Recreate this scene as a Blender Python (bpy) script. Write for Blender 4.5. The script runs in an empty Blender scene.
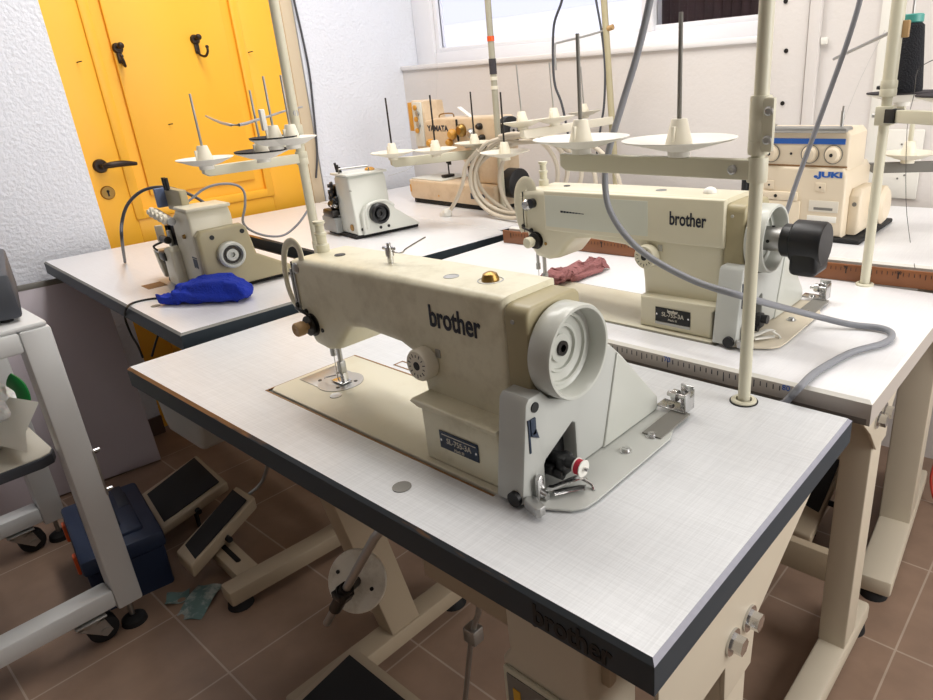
import bpy, bmesh, math, random
from mathutils import Vector, Matrix, Euler, noise
random.seed(7)
C = bpy.context.scene.collection
PI = math.pi

# ---------------------------------------------------------------- camera model (used to turn measured image points into real places)
CAM_F, CAM_C, CAM_L, CAM_R = 676.147391, (540.7843, 340.495749), Vector((0.234117, -0.392568, 1.248951)), (1.196445, 0.057025, 0.69749)
CAM_M = Euler(CAM_R, 'XYZ').to_matrix()

def at(u, v, x=None, y=None, z=None):
    d = CAM_M @ Vector(((u - CAM_C[0]) / CAM_F, -(v - CAM_C[1]) / CAM_F, -1))
    i, w = (0, x) if x is not None else (1, y) if y is not None else (2, z)
    return CAM_L + d * ((w - CAM_L[i]) / d[i])

# ---------------------------------------------------------------- materials
def lin(c):
    return tuple(((v / 255) / 12.92 if v <= 10 else (((v / 255) + .055) / 1.055) ** 2.4) for v in c)

def mat(name, rgb, rough=.5, metal=0., var=0., vscale=8., bump=0., bscale=60., dirt=None, dscale=6., damt=.5, spec=.5, coat=0., emit=None):
    m = bpy.data.materials.new(name); m.use_nodes = True
    nt = m.node_tree; N = nt.nodes; L = nt.links; b = N['Principled BSDF']
    col = lin(rgb) + (1,)
    b.inputs['Base Color'].default_value = col
    b.inputs['Roughness'].default_value = rough
    b.inputs['Metallic'].default_value = metal
    b.inputs['Specular IOR Level'].default_value = spec
    b.inputs['Coat Weight'].default_value = coat
    tc = N.new('ShaderNodeTexCoord')
    src = None
    if var > 0:
        n = N.new('ShaderNodeTexNoise'); n.inputs['Scale'].default_value = vscale; n.inputs['Detail'].default_value = 5
        L.new(tc.outputs['Object'], n.inputs['Vector'])
        mx = N.new('ShaderNodeMix'); mx.data_type = 'RGBA'
        mx.inputs[6].default_value = tuple(min(1, c * (1 + var)) for c in col[:3]) + (1,)
        mx.inputs[7].default_value = tuple(c * (1 - var) for c in col[:3]) + (1,)
        L.new(n.outputs['Fac'], mx.inputs[0]); src = mx.outputs[2]
    if dirt:
        n = N.new('ShaderNodeTexNoise'); n.inputs['Scale'].default_value = dscale; n.inputs['Detail'].default_value = 8; n.inputs['Roughness'].default_value = .7
        L.new(tc.outputs['Object'], n.inputs['Vector'])
        r = N.new('ShaderNodeValToRGB'); r.color_ramp.elements[0].position = .48; r.color_ramp.elements[1].position = .75
        r.color_ramp.elements[1].color = (damt, damt, damt, 1)
        L.new(n.outputs['Fac'], r.inputs[0])
        mx = N.new('ShaderNodeMix'); mx.data_type = 'RGBA'
        if src: L.new(src, mx.inputs[6])
        else: mx.inputs[6].default_value = col
        mx.inputs[7].default_value = lin(dirt) + (1,)
        L.new(r.outputs[0], mx.inputs[0]); src = mx.outputs[2]
    if src: L.new(src, b.inputs['Base Color'])
    if bump > 0:
        n = N.new('ShaderNodeTexNoise'); n.inputs['Scale'].default_value = bscale; n.inputs['Detail'].default_value = 4
        L.new(tc.outputs['Object'], n.inputs['Vector'])
        bp = N.new('ShaderNodeBump'); bp.inputs['Strength'].default_value = bump; bp.inputs['Distance'].default_value = .01
        L.new(n.outputs['Fac'], bp.inputs['Height']); L.new(bp.outputs[0], b.inputs['Normal'])
    if emit:
        b.inputs['Emission Color'].default_value = lin(emit[0]) + (1,); b.inputs['Emission Strength'].default_value = emit[1]
    return m

def laminate(name, rgb, amt=.18, rough=.32):
    """white laminate printed with a fine linen weave"""
    m = mat(name, rgb, rough); nt = m.node_tree; N = nt.nodes; L = nt.links; b = N['Principled BSDF']
    tc = N.new('ShaderNodeTexCoord'); outs = []
    for sc in ((14, 620, 14), (620, 14, 14)):
        mp = N.new('ShaderNodeMapping'); mp.inputs['Scale'].default_value = sc
        L.new(tc.outputs['Object'], mp.inputs[0])
        n = N.new('ShaderNodeTexNoise'); n.inputs['Scale'].default_value = 1; n.inputs['Detail'].default_value = 2
        L.new(mp.outputs[0], n.inputs['Vector']); outs.append(n.outputs['Fac'])
    a = N.new('ShaderNodeMath'); a.operation = 'ADD'; L.new(outs[0], a.inputs[0]); L.new(outs[1], a.inputs[1])
    mr = N.new('ShaderNodeMapRange'); mr.inputs[1].default_value = .75; mr.inputs[2].default_value = 1.25
    L.new(a.outputs[0], mr.inputs[0])
    mx = N.new('ShaderNodeMix'); mx.data_type = 'RGBA'; c = lin(rgb)
    mx.inputs[6].default_value = tuple(v * (1 - amt) for v in c) + (1,); mx.inputs[7].default_value = tuple(min(1, v * (1 + amt * .5)) for v in c) + (1,)
    L.new(mr.outputs[0], mx.inputs[0]); L.new(mx.outputs[2], b.inputs['Base Color'])
    return m

def chipped(name, rgb, wood):
    m = mat(name, rgb, .5); nt = m.node_tree; N = nt.nodes; L = nt.links; b = N['Principled BSDF']
    tc = N.new('ShaderNodeTexCoord'); mp = N.new('ShaderNodeMapping'); mp.inputs['Scale'].default_value = (9, 60, 60)
    L.new(tc.outputs['Object'], mp.inputs[0])
    n = N.new('ShaderNodeTexNoise'); n.inputs['Scale'].default_value = 1; n.inputs['Detail'].default_value = 6
    L.new(mp.outputs[0], n.inputs['Vector'])
    r = N.new('ShaderNodeValToRGB'); r.color_ramp.elements[0].position = .44; r.color_ramp.elements[1].position = .56
    sx = N.new('ShaderNodeSeparateXYZ'); L.new(tc.outputs['Object'], sx.inputs[0])
    mr = N.new('ShaderNodeMapRange'); mr.inputs[1].default_value = .38; mr.inputs[2].default_value = .72; mr.inputs[3].default_value = .08; mr.inputs[4].default_value = -.22
    L.new(sx.outputs[0], mr.inputs[0])
    ad = N.new('ShaderNodeMath'); ad.operation = 'ADD'; L.new(n.outputs['Fac'], ad.inputs[0]); L.new(mr.outputs[0], ad.inputs[1])
    L.new(ad.outputs[0], r.inputs[0])
    mx = N.new('ShaderNodeMix'); mx.data_type = 'RGBA'
    mx.inputs[6].default_value = lin(rgb) + (1,); mx.inputs[7].default_value = lin(wood) + (1,)
    L.new(r.outputs[0], mx.inputs[0]); L.new(mx.outputs[2], b.inputs['Base Color'])
    return m

def tile_floor(name):
    m = mat(name, (128, 100, 88), .42); nt = m.node_tree; N = nt.nodes; L = nt.links; b = N['Principled BSDF']
    tc = N.new('ShaderNodeTexCoord'); mp = N.new('ShaderNodeMapping'); mp.inputs['Location'].default_value = (1.134, 0, 0)
    L.new(tc.outputs['Object'], mp.inputs[0])
    br = N.new('ShaderNodeTexBrick'); br.offset = 0; br.squash = 1
    br.inputs['Scale'].default_value = 1; br.inputs['Mortar Size'].default_value = .0024; br.inputs['Mortar Smooth'].default_value = .1
    br.inputs['Brick Width'].default_value = .295; br.inputs['Row Height'].default_value = .322; br.inputs['Bias'].default_value = 0
    br.inputs['Color1'].default_value = lin((147, 122, 104)) + (1,); br.inputs['Color2'].default_value = lin((141, 117, 100)) + (1,)
    br.inputs['Mortar'].default_value = lin((176, 158, 142)) + (1,)
    L.new(mp.outputs[0], br.inputs['Vector'])
    n = N.new('ShaderNodeTexNoise'); n.inputs['Scale'].default_value = 14; n.inputs['Detail'].default_value = 8
    L.new(tc.outputs['Object'], n.inputs['Vector'])
    mr = N.new('ShaderNodeMapRange'); mr.inputs[3].default_value = .75; mr.inputs[4].default_value = 1.25; L.new(n.outputs['Fac'], mr.inputs[0])
    mu = N.new('ShaderNodeMix'); mu.data_type = 'RGBA'; mu.blend_type = 'MULTIPLY'; mu.inputs[0].default_value = 1
    L.new(br.outputs['Color'], mu.inputs[6]); L.new(mr.outputs[0], mu.inputs[7]); L.new(mu.outputs[2], b.inputs['Base Color'])
    bp = N.new('ShaderNodeBump'); bp.inputs['Strength'].default_value = .25; bp.inputs['Distance'].default_value = .003; bp.invert = True
    L.new(br.outputs['Fac'], bp.inputs['Height']); L.new(bp.outputs[0], b.inputs['Normal'])
    return m

M = {}
M['wall'] = mat('white_plaster', (228, 231, 239), .85, bump=.5, bscale=85)
M['wall_plain'] = mat('smooth_white_paint', (218, 213, 209), .8, bump=.12, bscale=90)
M['wall_far'] = mat('bounce_cut_wall', (160, 155, 150), .8, bump=.1)  # unseen front and right walls, toned down to cut bounced light
M['ledge'] = mat('white_ledge_paint', (230, 227, 226), .6)
M['white_frame'] = mat('white_window_paint', (236, 236, 240), .4)
M['floor'] = tile_floor('brown_floor_tile')
M['door'] = mat('yellow_door_paint', (249, 184, 52), .42, var=.05, vscale=3)
M['jamb'] = mat('beige_jamb', (205, 188, 160), .6)
M['lam'] = laminate('white_linen_laminate', (214, 216, 218), .09, .30)
M['lam_plain'] = laminate('plain_white_laminate', (228, 228, 230), .05, .28)
M['slate'] = mat('slate_edge_band', (50, 60, 68), .5, spec=.35)
M['chip'] = chipped('chipped_edge', (44, 50, 55), (150, 104, 52))
M['chamfer'] = mat('worn_grey_chamfer', (150, 150, 162), .6, var=.12, vscale=120)
M['taupe'] = mat('taupe_edge_band', (184, 176, 168), .5)
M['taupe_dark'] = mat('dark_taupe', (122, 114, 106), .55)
M['old_pole'] = mat('yellowed_pole_paint', (178, 168, 136), .5, var=.1, vscale=30)
M['frame'] = mat('cream_frame_paint', (206, 196, 176), .45, var=.04, vscale=10)
M['pole'] = mat('cream_pole_paint', (206, 202, 180), .4)
M['cream'] = mat('cream_enamel', (214, 209, 188), .35, dirt=(190, 178, 148), dscale=9, damt=.45)
M['cream_dirty'] = mat('grubby_cream_enamel', (224, 219, 194), .38, dirt=(166, 155, 120), dscale=13, damt=.55)
M['cream_clean'] = mat('clean_cream_enamel', (218, 212, 188), .32)
M['pale_panel'] = mat('pale_grey_green_panel', (208, 210, 196), .35)
M['khaki'] = mat('khaki_enamel', (166, 156, 124), .4, var=.05, vscale=20)
M['grey'] = mat('light_grey_enamel', (186, 188, 183), .36, var=.03, vscale=14)
M['grey2'] = mat('wheel_grey_enamel', (194, 196, 188), .28)
M['midgrey'] = mat('mid_grey_paint', (118, 116, 110), .45)
M['white_en'] = mat('white_enamel', (212, 214, 206), .3)
M['ivory'] = mat('ivory_enamel', (222, 208, 184), .4)
M['yamata'] = mat('old_ivory_enamel', (216, 194, 164), .4, dirt=(170, 138, 96), dscale=12, damt=.5)
M['orange'] = mat('amber_enamel', (206, 150, 62), .45, var=.1, vscale=30)
M['black'] = mat('black_plastic', (20, 21, 24), .4)
M['blackmat'] = mat('black_rubber', (18, 18, 20), .75)
M['darkmetal'] = mat('dark_steel', (60, 58, 56), .38, .8)
M['steel'] = mat('bright_steel', (205, 205, 205), .22, 1)
M['satin'] = mat('satin_steel', (178, 178, 176), .42, 1)
M['brass'] = mat('old_brass', (150, 120, 66), .35, .9)
M['bronze'] = mat('dark_bronze', (56, 46, 40), .4, .6)
M['whiteplast'] = mat('white_plastic', (232, 230, 222), .45)
M['offplast'] = mat('ivory_plastic', (226, 220, 202), .45)
M['felt'] = mat('dark_felt', (66, 62, 66), .95, var=.2, vscale=200)
M['ink'] = mat('navy_ink', (26, 32, 48), .5)
M['blackink'] = mat('black_ink', (8, 10, 12), .5)
M['plate'] = mat('navy_name_plate', (40, 54, 74), .4, .2)
M['plate2'] = mat('pale_plate', (216, 210, 196), .4)
M['blueink'] = mat('blue_ink', (36, 92, 176), .5)
M['greycable'] = mat('grey_cable', (128, 130, 136), .45)
M['darkcable'] = mat('dark_cable', (70, 72, 78), .5)
M['creamcable'] = mat('cream_cable', (208, 198, 180), .5)
M['whitethread'] = mat('pale_thread', (190, 188, 184), .8)
M['redthread'] = mat('crimson_thread', (196, 44, 66), .8, bump=.5, bscale=400)
M['blackthread'] = mat('black_thread', (18, 19, 26), .85, bump=.6, bscale=300)
M['teal'] = mat('teal_plastic', (70, 150, 140), .4)
M['blue'] = mat('cobalt_fabric', (16, 46, 164), .9, var=.25, vscale=40, bump=.4, bscale=200)
M['maroon'] = mat('dusty_maroon_fabric', (146, 96, 96), .95, var=.35, vscale=60, bump=.5, bscale=160)
M['wood'] = mat('orange_ruler_wood', (132, 82, 48), .45, var=.14, vscale=25)
M['tanwood'] = mat('tan_knob_wood', (184, 150, 104), .5)
M['brownedge'] = mat('brown_hardboard', (142, 104, 62), .7)
M['lilac'] = mat('lilac_grey_board', (192, 184, 192), .35, var=.06, vscale=3)
M['cart'] = mat('white_cart_enamel', (214, 216, 216), .35)
M['cartshelf'] = mat('cream_shelf_board', (210, 206, 194), .45)
M['navy'] = mat('navy_plastic', (30, 46, 76), .5)
M['navy2'] = mat('dark_navy_plastic', (22, 32, 54), .5)
M['latch'] = mat('orange_latch_plastic', (232, 92, 34), .4)
M['yellow'] = mat('yellow_plastic', (214, 166, 30), .4)
M['device'] = mat('charcoal_casing', (66, 70, 78), .5)
M['devicetop'] = mat('pale_grey_casing', (204, 208, 212), .5)
M['green'] = mat('green_plastic', (26, 130, 62), .4)
M['pedalbeige'] = mat('beige_pedal_paint', (178, 162, 138), .5)
M['standbeige'] = mat('dusty_beige_paint', (176, 160, 136), .55)
M['oilwhite'] = mat('oil_stained_white_enamel', (240, 238, 226), .3, dirt=(150, 134, 100), dscale=24, damt=.55)
M['galv'] = mat('galvanised_sheet', (160, 162, 160), .5, .3, var=.12, vscale=20)
M['paper'] = mat('printed_green_paper', (96, 124, 122), .7, dirt=(206, 206, 202), dscale=22, damt=1)
M['cavity'] = mat('black_cavity', (6, 6, 7), .6)
M['facade'] = mat('pale_outside_wall', (240, 238, 246), .9)
M['facade2'] = mat('lavender_outside_band', (222, 221, 236), .9)
M['curtain'] = mat('dark_wine_curtain', (44, 26, 28), .8, var=.5, vscale=18)
def glass(name):
    m = bpy.data.materials.new(name); m.use_nodes = True; nt = m.node_tree; N = nt.nodes
    b = N['Principled BSDF']; b.inputs['Roughness'].default_value = .02; b.inputs['Transmission Weight'].default_value = 1; b.inputs['IOR'].default_value = 1.02
    b.inputs['Base Color'].default_value = (.97, .97, 1, 1)
    return m
M['glass'] = glass('window_glass')
def plastic_bag(name):
    m = bpy.data.materials.new(name); m.use_nodes = True; nt = m.node_tree; N = nt.nodes; L = nt.links; b = N['Principled BSDF']
    b.inputs['Base Color'].default_value = lin((236, 235, 233)) + (1,); b.inputs['Roughness'].default_value = .28
    b.inputs['Alpha'].default_value = .9
    b.inputs['Subsurface Weight'].default_value = .1
    tc = N.new('ShaderNodeTexCoord'); n = N.new('ShaderNodeTexNoise'); n.inputs['Scale'].default_value = 24; n.inputs['Detail'].default_value = 6
    L.new(tc.outputs['Object'], n.inputs['Vector'])
    bp = N.new('ShaderNodeBump'); bp.inputs['Strength'].default_value = .8; bp.inputs['Distance'].default_value = .02
    L.new(n.outputs['Fac'], bp.inputs['Height']); L.new(bp.outputs[0], b.inputs['Normal'])
    return m
M['bag'] = plastic_bag('cloudy_plastic_bag')

# ---------------------------------------------------------------- mesh builder
def axis_matrix(p0, p1):
    d = (Vector(p1) - Vector(p0)); q = Vector((0, 0, 1)).rotation_difference(d.normalized())
    return Matrix.Translation(Vector(p0)) @ q.to_matrix().to_4x4(), d.length

class MB:
    def __init__(s): s.bm = bmesh.new()
    def _merge(s, t, mtx=None):
        if mtx is not None: bmesh.ops.transform(t, matrix=mtx, verts=t.verts)
        bmesh.ops.recalc_face_normals(t, faces=t.faces)
        me = bpy.data.meshes.new('tmp'); t.to_mesh(me); t.free(); s.bm.from_mesh(me); bpy.data.meshes.remove(me)
        return s
    def box(s, x0, x1, y0, y1, z0, z1, bev=0, seg=2, mtx=None):
        t = bmesh.new(); bmesh.ops.create_cube(t, size=1)
        for v in t.verts:
            v.co = Vector(((x0 + x1) / 2 + v.co.x * (x1 - x0), (y0 + y1) / 2 + v.co.y * (y1 - y0), (z0 + z1) / 2 + v.co.z * (z1 - z0)))
        if bev: bmesh.ops.bevel(t, geom=t.edges[:], offset=bev, segments=seg, profile=.5, affect='EDGES', clamp_overlap=True)
        return s._merge(t, mtx)
    def prism(s, pts, axis, a, b, bev=0, seg=3, mtx=None, which='all'):
        """extrude a 2D outline: axis 'y' takes (x,z) points, 'x' takes (y,z), 'z' takes (x,y)"""
        def P(p, h):
            return {'x': (h, p[0], p[1]), 'y': (p[0], h, p[1]), 'z': (p[0], p[1], h)}[axis]
        t = bmesh.new()
        va = [t.verts.new(P(p, a)) for p in pts]; vb = [t.verts.new(P(p, b)) for p in pts]
        n = len(pts); fa = t.faces.new(va); fb = t.faces.new(vb[::-1])
        for i in range(n): t.faces.new((va[i], vb[i], vb[(i + 1) % n], va[(i + 1) % n]))
        bmesh.ops.recalc_face_normals(t, faces=t.faces)
        if bev:
            e = list(fa.edges) * (which in ('all', 'a')) + list(fb.edges) * (which in ('all', 'b'))
            bmesh.ops.bevel(t, geom=list(set(e)), offset=bev, segments=seg, profile=.5, affect='EDGES', clamp_overlap=True)
        bmesh.ops.triangulate(t, faces=[f for f in t.faces if len(f.verts) > 4])
        return s._merge(t, mtx)
    def cyl(s, p0, p1, r0, r1=None, seg=24, bev=0):
        mtx, h = axis_matrix(p0, p1); r1 = r0 if r1 is None else r1
        t = bmesh.new(); bmesh.ops.create_cone(t, cap_ends=True, segments=seg, radius1=r0, radius2=r1, depth=h)
        bmesh.ops.translate(t, verts=t.verts, vec=(0, 0, h / 2))
        if bev:
            e = [e for e in t.edges if len(e.link_faces) == 2 and max(len(f.verts) for f in e.link_faces) > 4]
            bmesh.ops.bevel(t, geom=e, offset=bev, segments=2, profile=.5, affect='EDGES', clamp_overlap=True)
        return s._merge(t, mtx)
    def lathe(s, prof, p0=(0, 0, 0), d=(0, 0, 1), seg=32):
        """prof = [(radius, height)...] turned round the axis d through p0"""
        mtx, _ = axis_matrix(p0, Vector(p0) + Vector(d)); t = bmesh.new(); rings = []
        for r, h in prof:
            if r < 1e-6: rings.append([t.verts.new((0, 0, h))])
            else: rings.append([t.verts.new((r * math.cos(2 * PI * i / seg), r * math.sin(2 * PI * i / seg), h)) for i in range(seg)])
        for A, B in zip(rings, rings[1:]):
            if len(A) == 1 and len(B) == 1: continue
            for i in range(seg):
                j = (i + 1) % seg
                if len(A) == 1: t.faces.new((A[0], B[i], B[j]))
                elif len(B) == 1: t.faces.new((A[i], A[j], B[0]))
                else: t.faces.new((A[i], A[j], B[j], B[i]))
        return s._merge(t, mtx)
    def tube(s, pts, r, seg=8, smooth=0, flat=None):
        pts = [Vector(p) for p in pts]
        if smooth: pts = spline(pts, smooth)
        t = bmesh.new(); rings = []; up = Vector((0, 0, 1)); n = len(pts); prev = None
        for i, p in enumerate(pts):
            d = (pts[min(i + 1, n - 1)] - pts[max(i - 1, 0)]).normalized()
            if prev is None:
                a = d.cross(up)
                if a.length < .05: a = d.cross(Vector((1, 0, 0)))
                a.normalize()
            else:
                a = (prev - d * prev.dot(d)).normalized()
            prev = a; b = d.cross(a).normalized()
            rr = r
            if isinstance(r, (list, tuple)):
                f = i / max(n - 1, 1) * (len(r) - 1); a0 = min(int(f), len(r) - 2); rr = r[a0] + (r[a0 + 1] - r[a0]) * (f - a0)
            ra, rb = (rr, rr) if flat is None else (rr * flat[0], rr * flat[1])
            rings.append([t.verts.new(p + a * ra * math.cos(2 * PI * k / seg) + b * rb * math.sin(2 * PI * k / seg)) for k in range(seg)])
        for A, B in zip(rings, rings[1:]):
            for k in range(seg): t.faces.new((A[k], A[(k + 1) % seg], B[(k + 1) % seg], B[k]))
        t.faces.new(rings[0][::-1]); t.faces.new(rings[-1])
        return s._merge(t)
    def ball(s, c, r, sc=(1, 1, 1), seg=16):
        t = bmesh.new(); bmesh.ops.create_uvsphere(t, u_segments=seg, v_segments=max(8, seg // 2), radius=r)
        return s._merge(t, Matrix.Translation(Vector(c)) @ Matrix.Diagonal((*sc, 1)))
    def screw(s, p, d, r, h):
        p = Vector(p); d = Vector(d).normalized()
        s.cyl(p, p + d * h, r, r * .85, 14)
        a = d.orthogonal().normalized()
        m, _ = axis_matrix(p + d * h, p + d * (h + 1))
        s.box(-r * .75, r * .75, -r * .12, r * .12, 0, h * .12, mtx=m)
        return s
    def move(s, mtx):
        bmesh.ops.transform(s.bm, matrix=mtx, verts=s.bm.verts); return s
    def build(s, name, m, parent=None, angle=38, loc=None):
        me = bpy.data.meshes.new(name); s.bm.to_mesh(me); s.bm.free()
        for p in me.polygons: p.use_smooth = True
        me.set_sharp_from_angle(angle=math.radians(angle))
        me.materials.append(m if not isinstance(m, str) else M[m])
        o = bpy.data.objects.new(name, me); C.objects.link(o)
        if parent: o.parent = parent
        if loc: o.location = loc
        return o

def spline(pts, k):
    out = []
    n = len(pts)
    for i in range(n - 1):
        p0, p1, p2, p3 = pts[max(i - 1, 0)], pts[i], pts[i + 1], pts[min(i + 2, n - 1)]
        for j in range(k):
            t = j / k
            out.append(.5 * ((2 * p1) + (p2 - p0) * t + (2 * p0 - 5 * p1 + 4 * p2 - p3) * t * t + (3 * p1 - p0 - 3 * p2 + p3) * t ** 3))
    out.append(pts[-1]); return out

def lettering(name, s, size, mtx, m, parent=None, ext=.0004, bold=0., width=None):
    cu = bpy.data.curves.new('tmp_text', 'FONT'); cu.body = s; cu.size = size; cu.extrude = ext; cu.offset = bold
    cu.align_x = 'CENTER'; cu.align_y = 'CENTER'; cu.resolution_u = 4
    o = bpy.data.objects.new('tmp_text', cu); C.objects.link(o)
    bpy.context.view_layer.update()
    me = bpy.data.meshes.new_from_object(o.evaluated_get(bpy.context.evaluated_depsgraph_get()))
    bpy.data.objects.remove(o)
    if width:
        xs = [v.co.x for v in me.vertices]; k = width / (max(xs) - min(xs))
        for v in me.vertices: v.co.x *= k
    me.transform(mtx); me.name = name
    me.materials.clear(); me.materials.append(M[m])
    r = bpy.data.objects.new(name, me); C.objects.link(r)
    if parent: r.parent = parent
    return r

def face_front(p):   # text lying on a face that looks towards -Y
    return Matrix.Translation(Vector(p)) @ Matrix.Rotation(PI / 2, 4, 'X')
def face_right(p):   # text on a face that looks towards +X
    return Matrix.Translation(Vector(p)) @ Matrix.Rotation(PI / 2, 4, 'Z') @ Matrix.Rotation(PI / 2, 4, 'X')

def thing(name, label, cat, loc=(0, 0, 0), rz=0, group=None):
    o = bpy.data.objects.new(name, None); C.objects.link(o); o.location = loc; o.rotation_euler = (0, 0, rz)
    o.empty_display_size = .05
    o['label'] = label; o['category'] = cat
    if group: o['group'] = group
    return o
def tag(o, label, cat, group=None):
    o['label'] = label; o['category'] = cat
    if group: o['group'] = group
    return o
def struct(o): o['kind'] = 'structure'; return o
# ================================================================ the room
struct(MB().box(-2.75, 1.6, -2.2, 2.1, -.06, 0).build('floor', 'floor'))
WX, WY, WIN = -2.53, 1.87, 2.0
w = MB()
w.box(WX - .14, WX, -2.2, .43, 0, 2.7).box(WX - .14, WX, 1.34, WIN + .12, 0, 2.7).box(WX - .14, WX, .43, 1.34, 2.08, 2.7)
struct(w.build('wall_left', 'wall'))
w = MB()
w.box(WX, -.735, WY, WY + .25, 0, 1.305)
w.box(-.735, 1.6, WY, WY + .25, 0, 2.7)
w.box(WX, -.735, WIN, WIN + .12, 2.35, 2.7)
struct(w.build('wall_back', 'wall_plain'))
struct(MB().box(-2.75, 1.7, -2.3, 2.12, 2.7, 2.76).build('ceiling', 'wall_plain'))
struct(MB().box(WX, 1.6, -2.3, -2.2, 0, 2.7).build('wall_front', 'wall_far'))
struct(MB().box(1.6, 1.7, -2.3, 2.12, 0, 2.7).build('wall_right', 'wall_far'))
struct(MB().box(WX, -.735, WY - .012, WIN, 1.305, 1.325, .004).build('trim_1', 'ledge'))
struct(MB().box(WX + .0005, WX + .012, -2.2, .43, 0, .075, .002).build('baseboard_left', mat('brown_skirting', (92, 70, 60), .5)))
# window: white frame, mullions, panes
win = struct(thing('window_1', 'x', 'x', (0, 0, 0))); del win['label']; del win['category']
f = MB()
for a in ((WX + .002, WX + .13, 1.325, 2.35), (WX + .13, -.737, 1.325, 1.375), (-1.25, -1.20, 1.375, 2.27), (-.79, -.737, 1.375, 2.27), (WX + .13, -.737, 2.27, 2.35)):
    f.box(a[0], a[1], WIN - .03, WIN + .04, a[2], a[3], .004)
f.box(WX + .13, WX + .155, WIN - .015, WIN + .03, 1.375, 2.27, .003).box(WX + .155, -1.25, WIN - .015, WIN + .03, 1.375, 1.395, .003).box(-1.20, -.79, WIN - .015, WIN + .03, 1.375, 1.395, .003)
f.build('window_frame', 'white_frame', win)
MB().box(WX + .155, -1.25, WIN + .004, WIN + .010, 1.395, 2.27).build('pane', 'glass', win)
MB().box(-1.20, -.79, WIN + .004, WIN + .010, 1.395, 2.27).build('pane', 'glass', win)
c = MB()
for i in range(13):
    x = -1.195 + i * .035; c.cyl((x, WIN + .075, 1.385), (x, WIN + .075, 2.26), .024, seg=12)
tag(c.build('curtain', 'curtain'), 'dark wine curtain hanging behind the right-hand window pane', 'curtain')
# what stands outside
fac = MB().box(-9, 6, 6.0, 6.3, -3, 3.6)
fac = tag(fac.build('neighbouring_building', 'facade'), 'pale building wall blurred outside the window', 'building')
b = MB()
for z in (1.9, 2.75): b.box(-9, 6, 5.97, 6.0, z, z + .28)
b.build('facade_band', 'facade2', fac)
# door
dr = struct(thing('door_1', 'x', 'x', (WX - .03, .43, 0))); del dr['label']; del dr['category']
D0, D1 = .0, .85
l = MB()
l.box(-.05, -.008, D0, D1, .004, 2.06)
def panel_ring(l, y0, y1, z0, z1):
    # raised moulding ring round a sunk panel
    for (a, b_, c_, d, q) in ((y0, y0 + .035, z0, z1, 0), (y1 - .035, y1, z0, z1, 0), (y0 + .03, y1 - .03, z0 + .0006, z0 + .0356, .0006), (y0 + .03, y1 - .03, z1 - .0356, z1 - .0006, .0006)):
        l.box(-.01 + q, .008 - q, a, b_, c_, d, .0055, 2)
l.box(-.01, 0, D0, .125, .004, 2.06, .002).box(-.01, 0, .675, D1, .004, 2.06, .002)
l.box(-.01, 0, .125, .675, .004, .20, .002).box(-.01, 0, .125, .675, .72, .835, .002).box(-.01, 0, .125, .675, 1.93, 2.06, .002)
panel_ring(l, .118, .682, .83, 1.94); panel_ring(l, .118, .682, .195, .725)
l.box(-.012, .004, .19, .61, .91, 1.86, .004)
l.build('leaf', 'door', dr)
j = MB()
j.box(-.07, .03, .852, .905, 0, 2.075, .003).box(-.07, .028, -.0, .852, 2.06, 2.078)
j.build('door_frame', 'jamb', dr)
h = MB()
h.lathe([(0, .012), (.02, .012), (.024, .006), (.024, 0)], (.0, .05, 1.037), (1, 0, 0))
h.cyl((.01, .05, 1.037), (.048, .05, 1.037), .008)
h.tube([(.044, .048, 1.037), (.05, .07, 1.040), (.05, .11, 1.040), (.046, .155, 1.034)], [.008, .011, .011, .006], 12, 4)
h.build('handle', 'bronze', dr)
MB().lathe([(0, .006), (.021, .006), (.024, .002), (.024, 0)], (0, .050, .943), (1, 0, 0)).build('escutcheon', 'brass', dr)
MB().cyl((.004, .050, .948), (.0075, .050, .948), .005, seg=12).box(.004, .0075, .0475, .0525, .931, .947).build('keyhole', 'cavity', dr)
for yy, zz, nm, sg in ((.637, 1.405, 'dark bronze coat hook on the yellow door, above its handle', -1), (.915, 1.432, 'dark bronze coat hook on the yellow door, nearer the hinges', 1)):
    k = thing('coat_hook', nm, 'hook', (WX - .026, yy, zz), 0, 'coat hooks on the yellow door')
    b = MB().lathe([(0, .012), (.014, .010), (.018, .003), (.018, 0)], (0, 0, .015), (1, 0, 0)).box(0, .007, -.009, .009, -.035, .015, .004)
    b.build('backplate', 'bronze', k)
    b = MB().tube([(.004, 0, -.025), (.02, 0, -.04), (.045, sg * .006, -.045), (.058, sg * .012, -.03), (.056, sg * .014, -.015)], .0045, 10, 5).ball((.056, sg * .014, -.013), .0065)
    b.ball((.035, 0, .022), .011).cyl((.004, 0, .016), (.033, 0, .022), .006)
    b.build('prong', 'bronze', k)
for yy, zz, s_ in ((.50, 1.378, 'thin dark nail in the yellow door near its left edge'), (.745, 1.155, 'thin dark nail in the middle of the yellow door panel'), (1.12, 1.40, 'thin dark nail in the yellow door near its right edge')):
    tag(MB().cyl((WX - .0285, yy, zz), (WX - .008, yy + .008, zz + .002), .002, seg=8).build('nail', 'darkmetal'), s_, 'nail', 'nails in the yellow door')
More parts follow.
